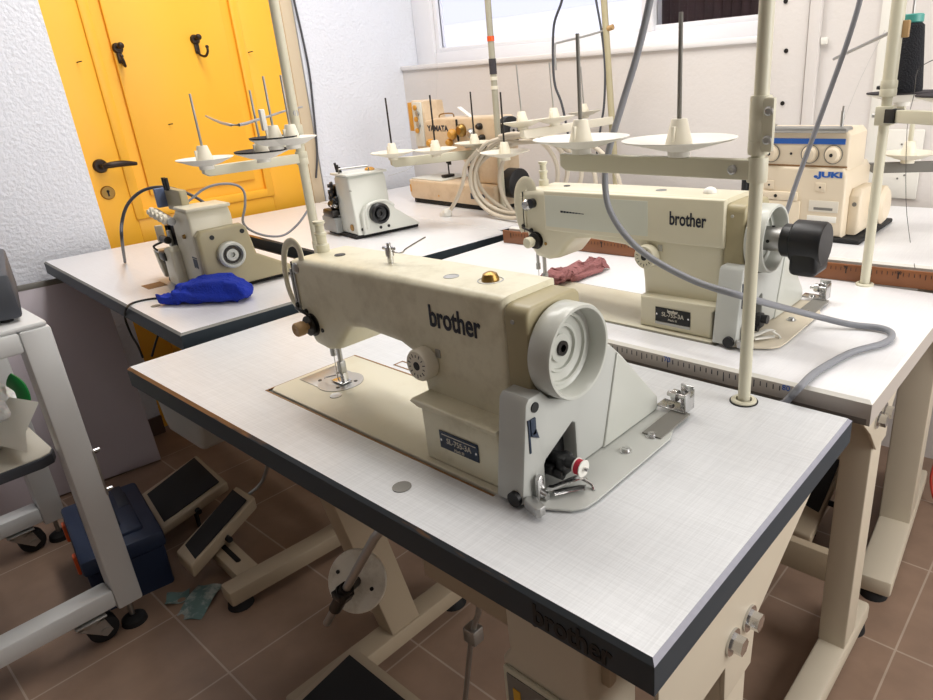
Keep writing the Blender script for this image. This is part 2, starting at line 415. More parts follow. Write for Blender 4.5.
# service boards on the right of the back wall
sb = thing('cover_board', 'white painted cover board with dark screws right of the window', 'board', (-.65, WY, 1.0))
MB().box(-.083, .062, -.012, -.0005, -.16, .9, .002).build('board', 'wall_plain', sb)
for x, z in ((.0, .275), (-.012, .415), (.01, .62), (0, .12)):
    MB().screw((x, -.012, z), (0, -1, 0), .007, .004).build('screw', 'darkmetal', sb)
tr = thing('cable_trunking', 'vertical white cable trunking strip on the back wall', 'trunking', (-.567, WY, .83))
MB().box(-.018, .018, -.018, -.0005, 0, 1.2, .003).build('channel', 'wall_plain', tr)
MB().box(.02, .04, -.014, -.0005, .455, .475, .003).build('clip', 'whiteplast', tr)
ps = thing('wall_socket', 'white wall plate with two sets of socket holes at far right', 'socket', (-.28, WY, .93))
MB().box(-.06, .05, -.008, -.0005, -.09, .11, .006).build('plate', 'whiteplast', ps)
for zz in (.058, -.02):
    h = MB()
    for a in range(3): h.cyl((.012 * math.cos(a * 2.09), -.0095, zz + .012 * math.sin(a * 2.09)), (.012 * math.cos(a * 2.09), -.0075, zz + .012 * math.sin(a * 2.09)), .003, seg=8)
    h.build('socket_holes', 'midgrey', ps)
tag(MB().box(-.385, -.352, WY - .006, WY - .0005, .86, 1.75, .002).build('tape_strip', 'whiteplast'), 'pale tape strip running up the back wall behind the thread cones', 'tape')
# board that leans against the wall
pb = MB().box(-.012, .012, -.27, .22, 0, .70, .004)
o = pb.build('leaning_board', 'lilac'); o.location = (-2.335, .105, .003); o.rotation_euler = (0, math.radians(-12.5), math.radians(-8))
tag(o, 'lilac grey board leaning against the rough white wall under the left table', 'board')
MB().box(-.014, .014, -.271, .221, .695, .715, .003).build('capping_strip', 'midgrey', o)

# ================================================================ tables
def rect_ring(w, x0, x1, y0, y1, z0, z1, hole=None):
    if not hole: return w.box(x0, x1, y0, y1, z0, z1)
    a, b, c, d = hole
    return w.box(x0, x1, y0, c, z0, z1).box(x0, x1, d, y1, z0, z1).box(x0, a, c, d, z0, z1).box(b, x1, c, d, z0, z1)

def table(name, label, loc, w, d, zt, th, top, edge, cham, rz=0, hole=None, cw=.005):
    t = thing(name, label, 'table', loc, rz)
    rect_ring(MB(), cw, w - cw, cw, d - cw, zt - th, zt, hole).build('tabletop', top, t)
    e = MB(); b = zt - cw
    e.box(0, w, 0, cw, zt - th, b).box(0, w, d - cw, d, zt - th, b).box(0, cw, cw, d - cw, zt - th, b).box(w - cw, w, cw, d - cw, zt - th, b)
    e.build('edge_band', edge, t)
    c = MB()
    c.prism([(cw, cw), (w - cw, cw), (w, 0), (0, 0)], 'z', b - .0005, b)   # closed underside of the bevel
    bm = c.bm; bmesh.ops.delete(bm, geom=bm.verts[:], context='VERTS')
    def q(*p): bm.faces.new([bm.verts.new(v) for v in p])
    q((w, 0, b), (w, d, b), (w - cw, d - cw, zt), (w - cw, cw, zt)); q((0, d, b), (0, 0, b), (cw, cw, zt), (cw, d - cw, zt)); q((w, d, b), (0, d, b), (cw, d - cw, zt), (w - cw, d - cw, zt))
    c.build('worn_bevel', cham, t)
    c = MB(); bm = c.bm
    q2 = [(0, 0, b), (w, 0, b), (w - cw, cw, zt), (cw, cw, zt)]
    bm.faces.new([bm.verts.new(v) for v in q2]); c.build('front_bevel', 'chip' if edge == 'slate' and name == 'sewing_table' and w > 1.19 else cham, t)
    return t

def stand_leg(t, x, yp, y0, y1, zt, gus, lean=0., m='frame', wid=.06, pd=.08, foot_ends=(1, 1)):
    """one end of a sewing-table stand: floor beam on rubber feet, post, bolted gusset"""
    MB().box(x - wid / 2, x + wid / 2, y0, y1, .022, .068, .008).build('floor_beam', m, t)
    for k, yy in enumerate((y0 + .03, y1 - .03)):
        if foot_ends[k]: MB().lathe([(0, .024), (.022, .024), (.030, .016), (.033, 0), (0, 0)], (x, yy, 0), (0, 0, 1), 20).build('rubber_foot', 'blackmat', t)
    MB().prism([(yp - pd / 2, .068), (yp + pd / 2, .068), (yp + pd / 2 + lean, zt - .1), (yp - pd / 2 + lean, zt - .1)], 'x', x - wid / 2, x + wid / 2 - .004, .003).build('post', m, t)
    MB().prism(gus, 'x', x + wid / 2 - .004, x + wid / 2 + .002, .001).box(x - wid / 2, x + wid / 2 - .004, gus[0][0], gus[1][0], zt - .008, zt, .001).build('gusset', m, t)

def bolts(t, x, pts):
    for y, z in pts:
        b = MB().cyl((x, y, z), (x + .003, y, z), .017, seg=24).cyl((x + .003, y, z), (x + .016, y, z), .0115, seg=6)
        b.build('bolt', 'steel', t)

# --- the near table
T1 = table('sewing_table', 'near white-topped sewing table with dark slate edge carrying the grubby cream machine', (-1.2, 0, 0), 1.2, .55, .76, .040, 'lam', 'slate', 'chamfer', hole=(.352, .905, .105, .289))
lettering('edge_lettering', 'brother', .036, face_front((1.105, -.0006, .736)), 'blackink', T1, bold=.0008, width=.098)
MB().lathe([(.0195, 0), (.0195, .003), (.017, .005), (.0125, .005), (.0125, .0)], (1.049, .515, .76)).build('pole_grommet', 'pole', T1)
MB().lathe([(.0215, 0), (.0215, .0015), (0, .0015)], (1.049, .515, .76)).build('grommet_washer', 'blackmat', T1)
MB().lathe([(.0125, 0), (.0125, .0012), (0, .0016)], (.792, .048, .76)).build('hole_plug', 'midgrey', T1)
MB().cyl((.962, .468, .7602), (.962, .468, .7610), .0025, seg=10).build('screw_hole', 'cavity', T1)
h = MB().box(.455, .535, .302, .3045, .7601, .7608).box(.455, .535, .3215, .324, .7601, .7608).box(.455, .4575, .302, .324, .7601, .7608).box(.5325, .535, .302, .324, .7601, .7608)
h.build('hinge_cutout', 'brownedge', T1)
h = MB().box(.349, .352, .102, .292, .758, .7606).box(.352, .905, .102, .105, .757, .7603).box(.352, .905, .289, .292, .758, .7606)
h.build('cutout_rim', 'brownedge', T1)
stand_leg(T1, 1.155, .222, .03, .52, .72, [(.03, .719), (.49, .719), (.266, .600), (.260, .53), (.184, .53), (.182, .588), (.03, .588)], pd=.076)
bolts(T1, 1.187, ((.196, .618), (.242, .618)))
stand_leg(T1, .325, .305, .02, .50, .72, [(.05, .719), (.45, .719), (.34, .50), (.32, .40), (.27, .40), (.22, .50)], lean=-.11, m='standbeige')
MB().box(.36, 1.12, .335, .36, .60, .70, .004).build('cross_rail', 'standbeige', T1)
MB().box(.76, 1.09, .085, .10, .575, .7195, .003).build('under_board', 'standbeige', T1)
MB().box(.345, .75, .10, .295, .655, .722, .02, 3).build('oil_pan', 'standbeige', T1)
# tray under the front left corner
dw = MB().prism([(.005, .718), (.025, .635), (.04, .615), (.18, .615), (.20, .63), (.215, .718)], 'y', .03, .27, .012)
dw.build('drawer_tray', 'galv', T1)
# treadle
MB().prism([(-.055, .055), (.165, .095), (.165, .12), (-.055, .08)], 'x', .345, .585, .006).build('treadle', 'pedalbeige', T1)
MB().prism([(-.037, .0845), (.145, .117), (.145, .1225), (-.037, .090)], 'x', .365, .565, .002).build('treadle_pad', 'blackmat', T1)
MB().tube([(.757, .20, .655), (.743, .20, .435), (.712, .20, .342), (.668, .20, .153), (.66, .19, .09)], .005, 8, 3).build('treadle_rod', 'satin', T1)
MB().box(.699, .727, .19, .215, .326, .358, .003).build('rod_clamp', 'satin', T1)
# knee lifter
K = thing('knee_lifter', 'oil-stained white knee pad plate on a steel rod under the near table', 'knee lifter', (-.42, .04, .72))
MB().tube([(-.02, .03, -.002), (-.025, 0, -.03), (-.04, -.012, -.05), (-.225, -.017, -.305)], .0068, 12, 0).build('rod', 'satin', K)
nrm = (Vector((.35, -.62, .42))).normalized()
ctr = Vector((-.186, .030, -.230))
k = MB().lathe([(0, -.003), (.050, -.003), (.052, 0), (.050, .003), (0, .003)], ctr, nrm, 40)
k.build('knee_plate', 'oilwhite', K)
e = nrm.cross(Vector((0, 0, 1))).normalized(); u = nrm.cross(e)
for a, b in ((.034, -.012), (-.028, .01)):
    MB().cyl(ctr + e * a + u * b + nrm * .002, ctr + e * a + u * b + nrm * .0042, .0034, seg=10).build('plate_hole', 'cavity', K)
dirv = (Vector((-.225, -.017, -.305)) - Vector((-.04, -.012, -.05))).normalized(); mid = Vector((-.152, -.015, -.205))
MB().cyl(mid - dirv * .022, mid + dirv * .06, .0105, seg=16).cyl(mid - dirv * .010, mid + dirv * .010, .015, seg=6).cyl(mid, ctr + nrm * .002, .008, seg=12).box(-.012, .012, -.012, .012, -.006, .006, .002, mtx=Matrix.Translation(mid + nrm * .006)).build('clamp', 'darkmetal', K)
# control box
B = thing('motor_control_box', 'cream motor control box with a round dial hung under the near table', 'control box', (-.172, .055, .7195))
MB().prism([(-.075, -.002), (.05, -.002), (.05, -.14), (.06, -.16), (.06, -.36), (-.085, -.36), (-.085, -.16), (-.072, -.14)], 'y', 0, .09, .006).build('casing', 'frame', B)
MB().screw((-.02, 0, -.065), (0, -1, 0), .006, .004).build('screw', 'darkmetal', B)
f = MB().box(-.08, .05, -.006, .0, -.355, -.166, .003); f.build('panel_frame', 'pole', B)
MB().box(-.072, .042, -.0075, -.004, -.348, -.173).build('dial_panel', 'midgrey', B)
MB().lathe([(.036, 0), (.036, .004), (.03, .006), (.02, .006), (.02, .012), (0, .012)], (-.008, -.0075, -.236), (0, -1, 0)).build('dial', 'black', B)
MB().lathe([(.046, 0), (.046, .002), (.038, .002), (.038, 0)], (-.008, -.0075, -.236), (0, -1, 0)).build('dial_ring', 'whiteplast', B)
MB().box(-.062, -.05, -.0085, -.007, -.212, -.192).build('warning_mark', 'yellow', B)

# --- the table behind it
T2 = table('sewing_table', 'white sewing table in the middle with taupe edge and measuring scale', (-1.185, .565, 0), 1.205, .570, .785, .040, 'lam_plain', 'taupe', 'whiteplast', hole=(.361, .923, .079, .263))
sc = MB()
for i in range(60):
    x = .45 + i * .0105; hgt = .016 if i % 10 == 0 else .012 if i % 5 == 0 else .008
    sc.box(x, x + .0012, -.0008, .0001, .776 - hgt, .776)
sc.build('scale_marks', 'ink', T2)
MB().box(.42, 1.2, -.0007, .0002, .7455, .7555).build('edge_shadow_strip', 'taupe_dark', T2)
for i, s in enumerate(('60', '70', '80')):
    lettering('scale_number', s, .013, face_front((.66 + i * .21, -.0009, .7745)), 'blueink', T2)
MB().lathe([(.0185, 0), (.0185, .003), (.016, .005), (.0125, .005), (.0125, .0)], (1.032, .560, .785)).build('pole_grommet', 'pole', T2)
MB().lathe([(.0145, 0), (.0145, .001), (.012, .0012), (0, .0012)], (.672, .048, .785)).build('hole_plug', 'lam_plain', T2)
r = MB().box(.358, .361, .076, .266, .783, .7856).box(.361, .923, .0765, .079, .783, .7854).box(.361, .923, .263, .2655, .783, .7856)
r.build('cutout_rim', 'midgrey', T2)
stand_leg(T2, 1.13, .300, -.02, .44, .745, [(.05, .744), (.46, .744), (.335, .60), (.332, .56), (.268, .56), (.21, .62)], pd=.07)
bolts(T2, 1.162, ((.245, .635), (.285, .635)))
stand_leg(T2, .20, .28, -.02, .44, .745, [(.05, .744), (.46, .744), (.33, .60), (.325, .56), (.245, .56), (.20, .62)], m='standbeige')
MB().box(.24, 1.10, .42, .445, .09, .17, .004).build('cross_rail', 'standbeige', T2)
MB().box(.33, .90, .072, .268, .68, .748, .02, 3).build('oil_pan', 'standbeige', T2)

# --- the far table with the overlock machine
T3 = table('sewing_table', 'white sewing table against the window wall at right, overlock machine on it', (-1.16, 1.083, 0), 1.40, .655, .828, .036, 'lam_plain', 'taupe', 'whiteplast', rz=math.radians(4.6))
MB().lathe([(.020, 0), (.020, .001), (0, .001)], (.83, .095, .828)).build('hole_plug', 'midgrey', T3)
stand_leg(T3, 1.115, .245, -.08, .50, .792, [(.05, .791), (.46, .791), (.33, .60), (.325, .5), (.19, .5), (.18, .60)], pd=.11, wid=.08)
stand_leg(T3, .20, .28, -.02, .44, .792, [(.05, .791), (.46, .791), (.33, .60), (.325, .56), (.245, .56), (.20, .62)], m='standbeige')
MB().box(1.035, 1.05, -.03, .20, .01, .70, .004).build('dark_panel', mat('dark_brown_panel', (66, 56, 50), .5), T3)  # plain dark brown panel beside the post
rl = MB().box(0, 1.155, 0, .008, 0, .038, .0025)
rul = rl.build('wooden_ruler', 'wood'); rul.location = (-1.16, 1.0535, .7857); rul.rotation_euler = (0, 0, math.radians(4.6))
tag(rul, 'long orange wooden ruler standing on edge behind the middle table', 'ruler')
sc = MB()
for i in range(108):
    x = .03 + i * .0104; hgt = .014 if i % 10 == 0 else .011 if i % 5 == 0 else .008
    sc.box(x, x + .0011 + .0012 * (i % 10 == 0), -.0006, .0001, .032 - hgt, .032)
sc.build('scale_marks', 'blackink', rul)
for i in range(1, 11): lettering('scale_number', str(i * 10), .009, face_front((.03 + i * .104, -.0005, .031)), 'blackink', rul)

# --- the two tables on the left
T4 = table('sewing_table', 'white sewing table at left in front of the yellow door, blue cloth on it', (-2.47, .205, 0), 1.185, .50, .765, .040, 'lam_plain', 'slate', 'midgrey', rz=math.radians(-3.0))
stand_leg(T4, 1.145, .36, -.045, .46, .725, [(.20, .724), (.48, .724), (.43, .60), (.41, .56), (.31, .56), (.30, .60)], m='standbeige')
stand_leg(T4, .06, .41, .34, .49, .725, [(.05, .724), (.48, .724), (.46, .56), (.45, .52), (.37, .52), (.36, .56)], m='standbeige')
MB().box(.09, 1.115, .41, .43, .40, .46, .004).build('cross_rail', 'standbeige', T4)
MB().box(.93, 1.118, .0, .06, .03, .066, .004).build('pedal_bar', 'standbeige', T4)
MB().cyl((1.06, .03, .0662), (1.06, .03, .0668), .007, seg=12).box(.96, 1.06, .023, .037, .0662, .0668).build('bar_slot', 'cavity', T4)
MB().cyl((.905, .045, .765), (.905, .045, .766), .011, seg=20).build('hole_plug', 'midgrey', T4)
MB().box(.66, .72, .09, .14, .765, .7658).build('slide_recess', 'brownedge', T4)
T5 = table('sewing_table', 'white sewing table with dark edge behind the left one, white overlocker on it', (-2.505, .765, 0), 1.205, .50, .78, .040, 'lam_plain', 'slate', 'lam_plain', rz=math.radians(-3.4))
for x in (.15, 1.08): stand_leg(T5, x, .22, .0, .46, .74, [(.05, .739), (.42, .739), (.28, .56), (.27, .52), (.17, .52), (.16, .56)], m='standbeige')
T6 = table('sewing_table', 'white sewing table in the far corner under the old coverstitch machine', (-2.48, 1.27, 0), 1.16, .56, .78, .040, 'lam_plain', 'slate', 'lam_plain', rz=math.radians(-3.4))
for x in (.15, 1.0): stand_leg(T6, x, .25, .0, .50, .74, [(.05, .739), (.48, .739), (.28, .56), (.27, .52), (.17, .52), (.16, .56)], m='standbeige')
# ================================================================ lockstitch machines
def lockstitch(label, loc, variant):
    t = thing('sewing_machine', label, 'sewing machine', loc)
    near = variant == 'near'
    body = 'cream_dirty' if near else 'cream_clean'
    # bed, flush in the table cutout
    b = MB()
    b.prism([(.0, .01), (.006, .002), (.012, 0), (.552, 0), (.556, .004), (.556, .174), (.552, .178), (.0, .178)], 'z', -.042, .0022, .0015, which='b')
    b.build('bed', 'cream', t)
    # needle plate and slide
    p = MB().lathe([(.040, 0), (.040, .0012), (0, .0014)], (.086, .089, .0022), (0, 0, 1), 40).box(.012, .086, .052, .126, .0022, .0032, .0005)
    p.build('needle_plate', 'satin', t)
    s = MB()
    for (x, y) in ((.05, .07), (.05, .108), (.108, .105), (.105, .07)): s.cyl((x, y, .0033), (x, y, .0040), .0035, seg=10)
    s.box(.078, .098, .081, .083, .0034, .0042).box(.078, .098, .095, .097, .0034, .0042)
    s.build('plate_screw', 'darkmetal', t)
    MB().lathe([(.010, 0), (.010, .0012), (.006, .0004), (0, .0014)], (.128, .050, .0022), (0, 0, 1), 20).build('adjusting_screw', 'satin', t)
    # arm
    outline = [(.078, .234), (.088, .165), (.104, .115), (.118, .098), (.150, .094), (.176, .100), (.203, .130), (.222, .146), (.26, .151), (.345, .147), (.370, .138), (.384, .115), (.388, .085), (.392, .0022), (.5545, .0022), (.5545, .2505), (.30, .2475), (.11, .243)]
    a = MB().prism(outline, 'y', .036, .140, .014, 4)
    a.build('arm', body, t)
    # lower housing with its ledge
    l = MB()
    if near:
        l.prism([(.412, .0025), (.556, .0025), (.556, .085), (.410, .085)], 'y', .008, .040, .004)
        l.prism([(.396, .0875), (.400, .092), (.557, .089), (.557, .083), (.412, .082)], 'y', .001, .040, .003)
    else:
        l.prism([(.398, .0025), (.548, .0025), (.548, .052), (.556, .058), (.556, .066), (.398, .062)], 'y', .012, .040, .005)
    l.build('lower_housing', body, t)
    MB().box(.553, .5585, .010, .03, .008, .055, .001).build('cable_slot', 'blackmat', t)
    yf = .0075 if near else .0115
    dx = .012 if near else 0
    n = MB().box(.433 + dx, .506 + dx, yf - .0012, yf, .030 if near else .018, .056 if near else .046, .0004)
    n.build('name_plate', 'plate' if near else 'blackink', t)
    q = .0425 if near else .0325
    lettering('model_lettering', 'SL-755-3A', .0115, face_front((.470 + dx, yf - .0016, q + .001)), 'plate2', t, width=.046)
    if near: MB().box(.438 + dx, .502 + dx, yf - .0016, yf - .001, q + .0085, q + .0095).build('plate_rule', 'plate2', t)
    else: lettering('model_lettering', 'brother', .0075, face_front((.470 + dx, yf - .0018, q + .0085)), 'plate2', t, width=.022, bold=.0003)
    lettering('model_lettering', 'Mark III', .0055, face_front((.470 + dx, yf - .0016, q - .0085)), 'plate2', t, width=.018)
    for x in (.4365 + dx, .5025 + dx): MB().cyl((x, yf - .0018, q), (x, yf - .001, q), .0018, seg=10).build('rivet', 'steel', t)
    if not near:
        MB().box(.433, .506, yf - .0014, yf, .0125, .0175).build('serial_strip', 'satin', t)
        # upper front cover with the printed panel
        f = MB().prism([(.155, .160), (.5555, .166), (.5555, .250), (.155, .243)], 'y', .029, .042, .004)
        f.build('front_cover', 'cream_clean', t)
        MB().prism([(.160, .170), (.405, .173), (.405, .238), (.160, .234)], 'y', .0283, .0295, .0003).build('printed_panel', 'pale_panel', t)
        g = MB()
        for i in range(8): g.box(.200 + i * .0075, .2062 + i * .0075, .0279, .0284, .2015 + i * .0001, .2055 - i * .00025)
        g.build('panel_stripe', 'ink', t)
        lettering('brand_lettering', 'brother', .034, face_front((.486, .0284, .210)), 'ink', t, bold=.0006, width=.072)
    else:
        lettering('brand_lettering', 'brother', .042, face_front((.465, .0354, .203)) @ Matrix.Rotation(math.radians(0), 4, 'Z'), 'ink', t, bold=.0008, width=.094)
    # khaki motor-side cover
    k = MB().prism([(.0375, .120), (.1395, .120), (.1395, .228), (.138, .235), (.133, .240), (.126, .242), (.051, .242), (.044, .240), (.039, .235), (.0375, .228)], 'x', .5545, .589, .004, which='b')
    k.lathe([(0, 0), (.0505, 0), (.0505, .010), (.0505, .027), (0, .027)], (.562, .089, .178), (1, 0, 0), 48)
    k.build('end_cover', 'khaki', t)
    MB().screw((.566, .0375, .222), (0, -1, 0), .003, .001).build('screw', 'satin', t)
    # handwheel, an open dished ring with stepped centre
    hw = [(0, -.001), (.054, -.001), (.0575, .0), (.0595, .003), (.0595, .030), (.058, .033), (.0545, .033), (.053, .031), (.0515, .009), (.046, .006), (.0455, .009), (.0415, .009), (.041, .005), (.031, .002), (.0305, .005), (.027, .005), (.0265, .001), (.018, .000), (.0175, .004), (.011, .005), (.0, .005)]
    MB().lathe(hw, (.591, .089, .178), (1, 0, 0), 64).build('handwheel', 'grey2', t)
    MB().lathe([(.0095, .0), (.0095, .004), (.005, .004), (.005, .001), (0, .001)], (.595, .089, .178), (1, 0, 0), 20).build('wheel_bolt', 'darkmetal', t)
    if not near:
        d = MB().lathe([(.0, .0), (.021, 0), (.021, .039), (.019, .042), (.019, .045), (0, .045)], (.596, .089, .178), (1, 0, 0), 24)
        d.build('shaft_collar', 'satin', t)
        for a in (0., 1.6): MB().cyl((.618, .089 - .0205 * math.cos(a), .178 + .0205 * math.sin(a)), (.618, .089 - .0225 * math.cos(a), .178 + .0225 * math.sin(a)), .003, seg=8).build('grub_screw', 'blackmat', t)
        c = MB().lathe([(0, 0), (.026, 0), (.028, .002), (.028, .016), (.034, .018), (.0365, .021), (.0365, .066), (.034, .070), (0, .070)], (.638, .089, .178), (1, 0, 0), 40)
        c.box(.659, .706, .056, .122, .126, .172, .010, 3)
        c.build('synchronizer', 'black', t)
    # stitch length dial
    sd = MB().lathe([(.0, 0), (.020, 0), (.0225, .003), (.0225, .019), (.0205, .022), (0, .022)], (.405, .037, .136), (0, -1, 0), 36)
    sd.build('stitch_dial', 'offplast' if near else 'cream_clean', t)
    MB().cyl((.405, .0152, .136), (.405, .0142, .136), .006, seg=18).build('dial_hole', 'blackink', t)
    tk = MB()
    for i in range(14):
        a = i * 2 * PI / 14
        tk.box(-.0006, .0006, -.0003, .0003, .0125, .0125 + (.005 if i % 2 else .0035), mtx=Matrix.Translation((.405, .0148, .136)) @ Matrix.Rotation(a, 4, 'Y'))
    tk.build('dial_marks', 'blackink', t)
    MB().box(.423, .432, .034, .0365, .146, .158, .001).build('dial_stop', 'satin', t)
    # needle side
    MB().prism([(.0745, .228), (.086, .165), (.102, .118), (.110, .108), (.114, .112), (.093, .165), (.082, .236)], 'y', .048, .130, .002).build('face_plate', body, t)
    e = MB().box(.0865, .092, .0335, .0365, .165, .224, .001).box(.095, .0995, .0335, .0365, .150, .226, .001)
    e.build('thread_slot_bar', 'satin' if near else 'cream_clean', t)
    MB().box(.0923, .0943, .0345, .0366, .150, .236).build('lever_slot', 'blackink', t)
    e = MB().tube([(.088, .036, .158), (.094, .029, .160), (.118, .030, .154), (.126, .036, .148)], .0022, 8, 4).screw((.092, .036, .163), (0, -1, 0), .0055, .004).screw((.112, .036, .155), (0, -1, 0), .005, .004)
    e.build('thread_guide', 'darkmetal', t)
    e = MB().lathe([(0, 0), (.019, 0), (.019, .002), (.010, .003), (.010, .005), (.0165, .006), (.0165, .009), (0, .009)], (.124, .036, .135), (0, -1, 0), 30)
    e.build('tension_disc', 'darkmetal', t)
    e = MB().lathe([(0, 0), (.005, 0), (.005, .006), (.0105, .007), (.0115, .010), (.0115, .021), (.010, .023), (.003, .023), (0, .021)], (.124, .027, .135), (0, -1, 0), 26)
    e.build('tension_knob', 'tanwood' if near else 'cream_clean', t)
    MB().cyl((.150, .0362, .130), (.150, .0345, .130), .0035, seg=12).build('arm_plug', 'blackink' if near else 'brass', t)
    if not near:
        MB().lathe([(0, 0), (.012, 0), (.012, .008), (.008, .013), (0, .014)], (.108, .036, .210), (0, -1, 0), 24).build('top_tension', 'steel', t)
        MB().lathe([(0, 0), (.010, 0), (.010, .010), (0, .012)], (.121, .036, .214), (0, -1, 0), 20).build('tension_back', 'black', t)
    else:
        MB().lathe([(0, 0), (.008, 0), (.009, .003), (.005, .006), (0, .006)], (.104, .038, .226), (0, -1, 0), 20).build('thread_eyelet', 'satin', t)
    # take-up lever guard
    g = MB().tube([(.114, .042, .235), (.116, .042, .250), (.110, .042, .262), (.094, .042, .266), (.074, .042, .256), (.060, .042, .228), (.057, .042, .192), (.066, .042, .165), (.084, .042, .150)] if near else [(.112, .042, .235), (.113, .042, .246), (.106, .042, .253), (.094, .042, .253), (.081, .042, .240), (.075, .042, .215), (.077, .042, .18), (.088, .042, .150)], .0055, 12, 6, flat=(.45, 1.3 if near else 2.4))
    g.build('lever_guard', body, t)
    # thread post on the head
    g = MB().lathe([(0, 0), (.0105, 0), (.0105, .012), (.008, .014), (.008, .026), (.0095, .027), (.0095, .031), (.007, .033), (.007, .044), (.0095, .046), (.0095, .050), (0, .051)], (.112, .085, .2425), (0, 0, 1), 20)
    g.build('thread_post', 'pole', t)
    # needle bar, presser bar and foot
    MB().cyl((.079, .089, .060), (.079, .089, .105), .0036, seg=14).cyl((.079, .089, .052), (.079, .089, .066), .0052, seg=14).build('needle_bar', 'satin', t)
    MB().cyl((.079, .089, .006), (.079, .089, .053), .0011, .0008, seg=8).build('needle', 'steel', t)
    MB().cyl((.098, .089, .028), (.098, .089, .105), .0044, seg=14).box(.0925, .1035, .083, .095, .022, .046, .002).build('presser_bar', 'satin', t)
    f = MB().box(.074, .106, .078, .100, .0048, .0075, .001).prism([(.094, .0075), (.104, .0075), (.103, .030), (.094, .030)], 'y', .085, .095, .001)
    f.tube([(.090, .08, .020), (.075, .07, .016), (.064, .072, .010)], .0014, 8, 4)
    f.build('presser_foot', 'steel', t)
    if near: MB().box(.224, .236, .128, .140, .096, .132, .002).build('lifter_lever', 'whiteplast', t)
    # on top of the arm
    if near:
        MB().lathe([(0, 0), (.0085, 0), (.0085, .001), (0, .001)], (.165, .080, .2445), (.01, 0, 1), 20).build('oil_hole', 'blackink', t)
        g = MB().cyl((.290, .082, .2475), (.290, .082, .258), .0045, seg=14).cyl((.290, .082, .258), (.290, .082, .271), .0062, seg=14).cyl((.279, .080, .269), (.300, .084, .269), .0025, seg=8).cyl((.290, .082, .271), (.290, .082, .277), .003, seg=10)
        g.tube([(.292, .084, .264), (.312, .087, .264), (.318, .092, .270), (.338, .112, .284)], .0012, 8, 4)
        g.build('pretension_post', 'steel', t)
        MB().lathe([(.0105, 0), (.0105, .0006), (.009, .0008), (.009, .0004), (0, .0004)], (.429, .072, .2492), (-.01, 0, 1), 28).build('arm_cap', 'satin', t)
        MB().lathe([(.017, 0), (.017, .0006), (.0158, .0008), (.0158, 0)], (.490, .083, .2499), (-.01, 0, 1), 32).build('oil_ring', 'satin', t)
        MB().lathe([(.0115, 0), (.0115, .003), (.009, .009), (.004, .0115), (0, .012)], (.490, .083, .2499), (-.01, 0, 1), 28).build('oil_sight_cap', 'brass', t)
    else:
        MB().lathe([(0, 0), (.007, 0), (.007, .001), (0, .001)], (.175, .085, .2448), (.01, 0, 1), 20).build('oil_hole', 'blackink', t)
        MB().lathe([(.0125, 0), (.0125, .003), (.009, .008), (.004, .0105), (0, .011)], (.500, .085, .2500), (-.01, 0, 1), 28).build('oil_sight_cap', 'whiteplast', t)
        MB().lathe([(.0105, 0), (.0105, .0006), (.009, .0008), (.009, .0004), (0, .0004)], (.40, .085, .2490), (-.01, 0, 1), 28).build('arm_cap', 'satin', t)
    # grey belt cover
    side = [(-.006, .006), (.012, .134), (.018, .140), (.040, .1405), (.055, .126), (.072, .1184), (.089, .116), (.106, .1184), (.123, .126), (.138, .140), (.147, .155), (.160, .158), (.186, .150), (.210, .128), (.305, .026), (.307, .006), (.104, .006), (.102, .070), (.097, .074), (.042, .046), (.039, .041), (.039, .006)]
    MB().prism(side, 'x', .5575, .602, .004, 2).build('belt_cover', 'grey', t)
    MB().prism([(.03, .006), (.125, .006), (.115, .085), (.03, .06)], 'x', .5585, .580).build('winder_recess', 'cavity', t)
    MB().prism([(.196, .136), (.208, .126), (.300, .028), (.302, .0065), (.160, .0065)], 'x', .600, .605, .003).build('cover_facet', 'grey2', t)
    e = MB().box(.6015, .6035, .012, .0145, .070, .114).box(.6015, .6045, .0155, .025, .092, .114, .001).prism([(.0155, .092), (.029, .084), (.024, .100)], 'x', .602, .6045)
    e.build('tension_lever', 'plate', t)
    MB().cyl((.6015, .026, .126), (.6035, .026, .126), .0065, seg=18).build('cover_plug', 'blackink', t)
    MB().lathe([(0, 0), (.010, 0), (.010, .006), (0, .006)], (.590, -.004, .012), (0, -1, 0), 20).build('corner_buffer', 'blackink', t)
    # bobbin winder in its recess
    e = MB().cyl((.575, .062, .040), (.630, .062, .040), .008, seg=18).box(.585, .606, .045, .088, .022, .034, .003).cyl((.58, .053, .024), (.618, .053, .024), .006, seg=14).box(.606, .620, .052, .074, .022, .048, .003).box(.57, .60, .03, .05, .045, .06, .003)
    e.build('winder_arm', 'black', t)
    e = MB().tube([(.612, .030, .016), (.620, .035, .018), (.632, .058, .022), (.636, .072, .018)], .0035, 8, 4, flat=(2.0, .5)).tube([(.620, .03, .012), (.634, .055, .010), (.645, .062, .012)], .003, 8, 4, flat=(2.0, .5)).prism([(.012, .006), (.026, .006), (.024, .036), (.020, .040), (.012, .036)], 'x', .606, .612, .002).cyl((.612, .022, .010), (.618, .022, .010), .005, seg=12)
    e.tube([(.634, .066, .020), (.646, .074, .010), (.652, .070, .006)], .002, 8, 3)
    e.build('winder_lever', 'steel' if near else 'whiteplast', t)
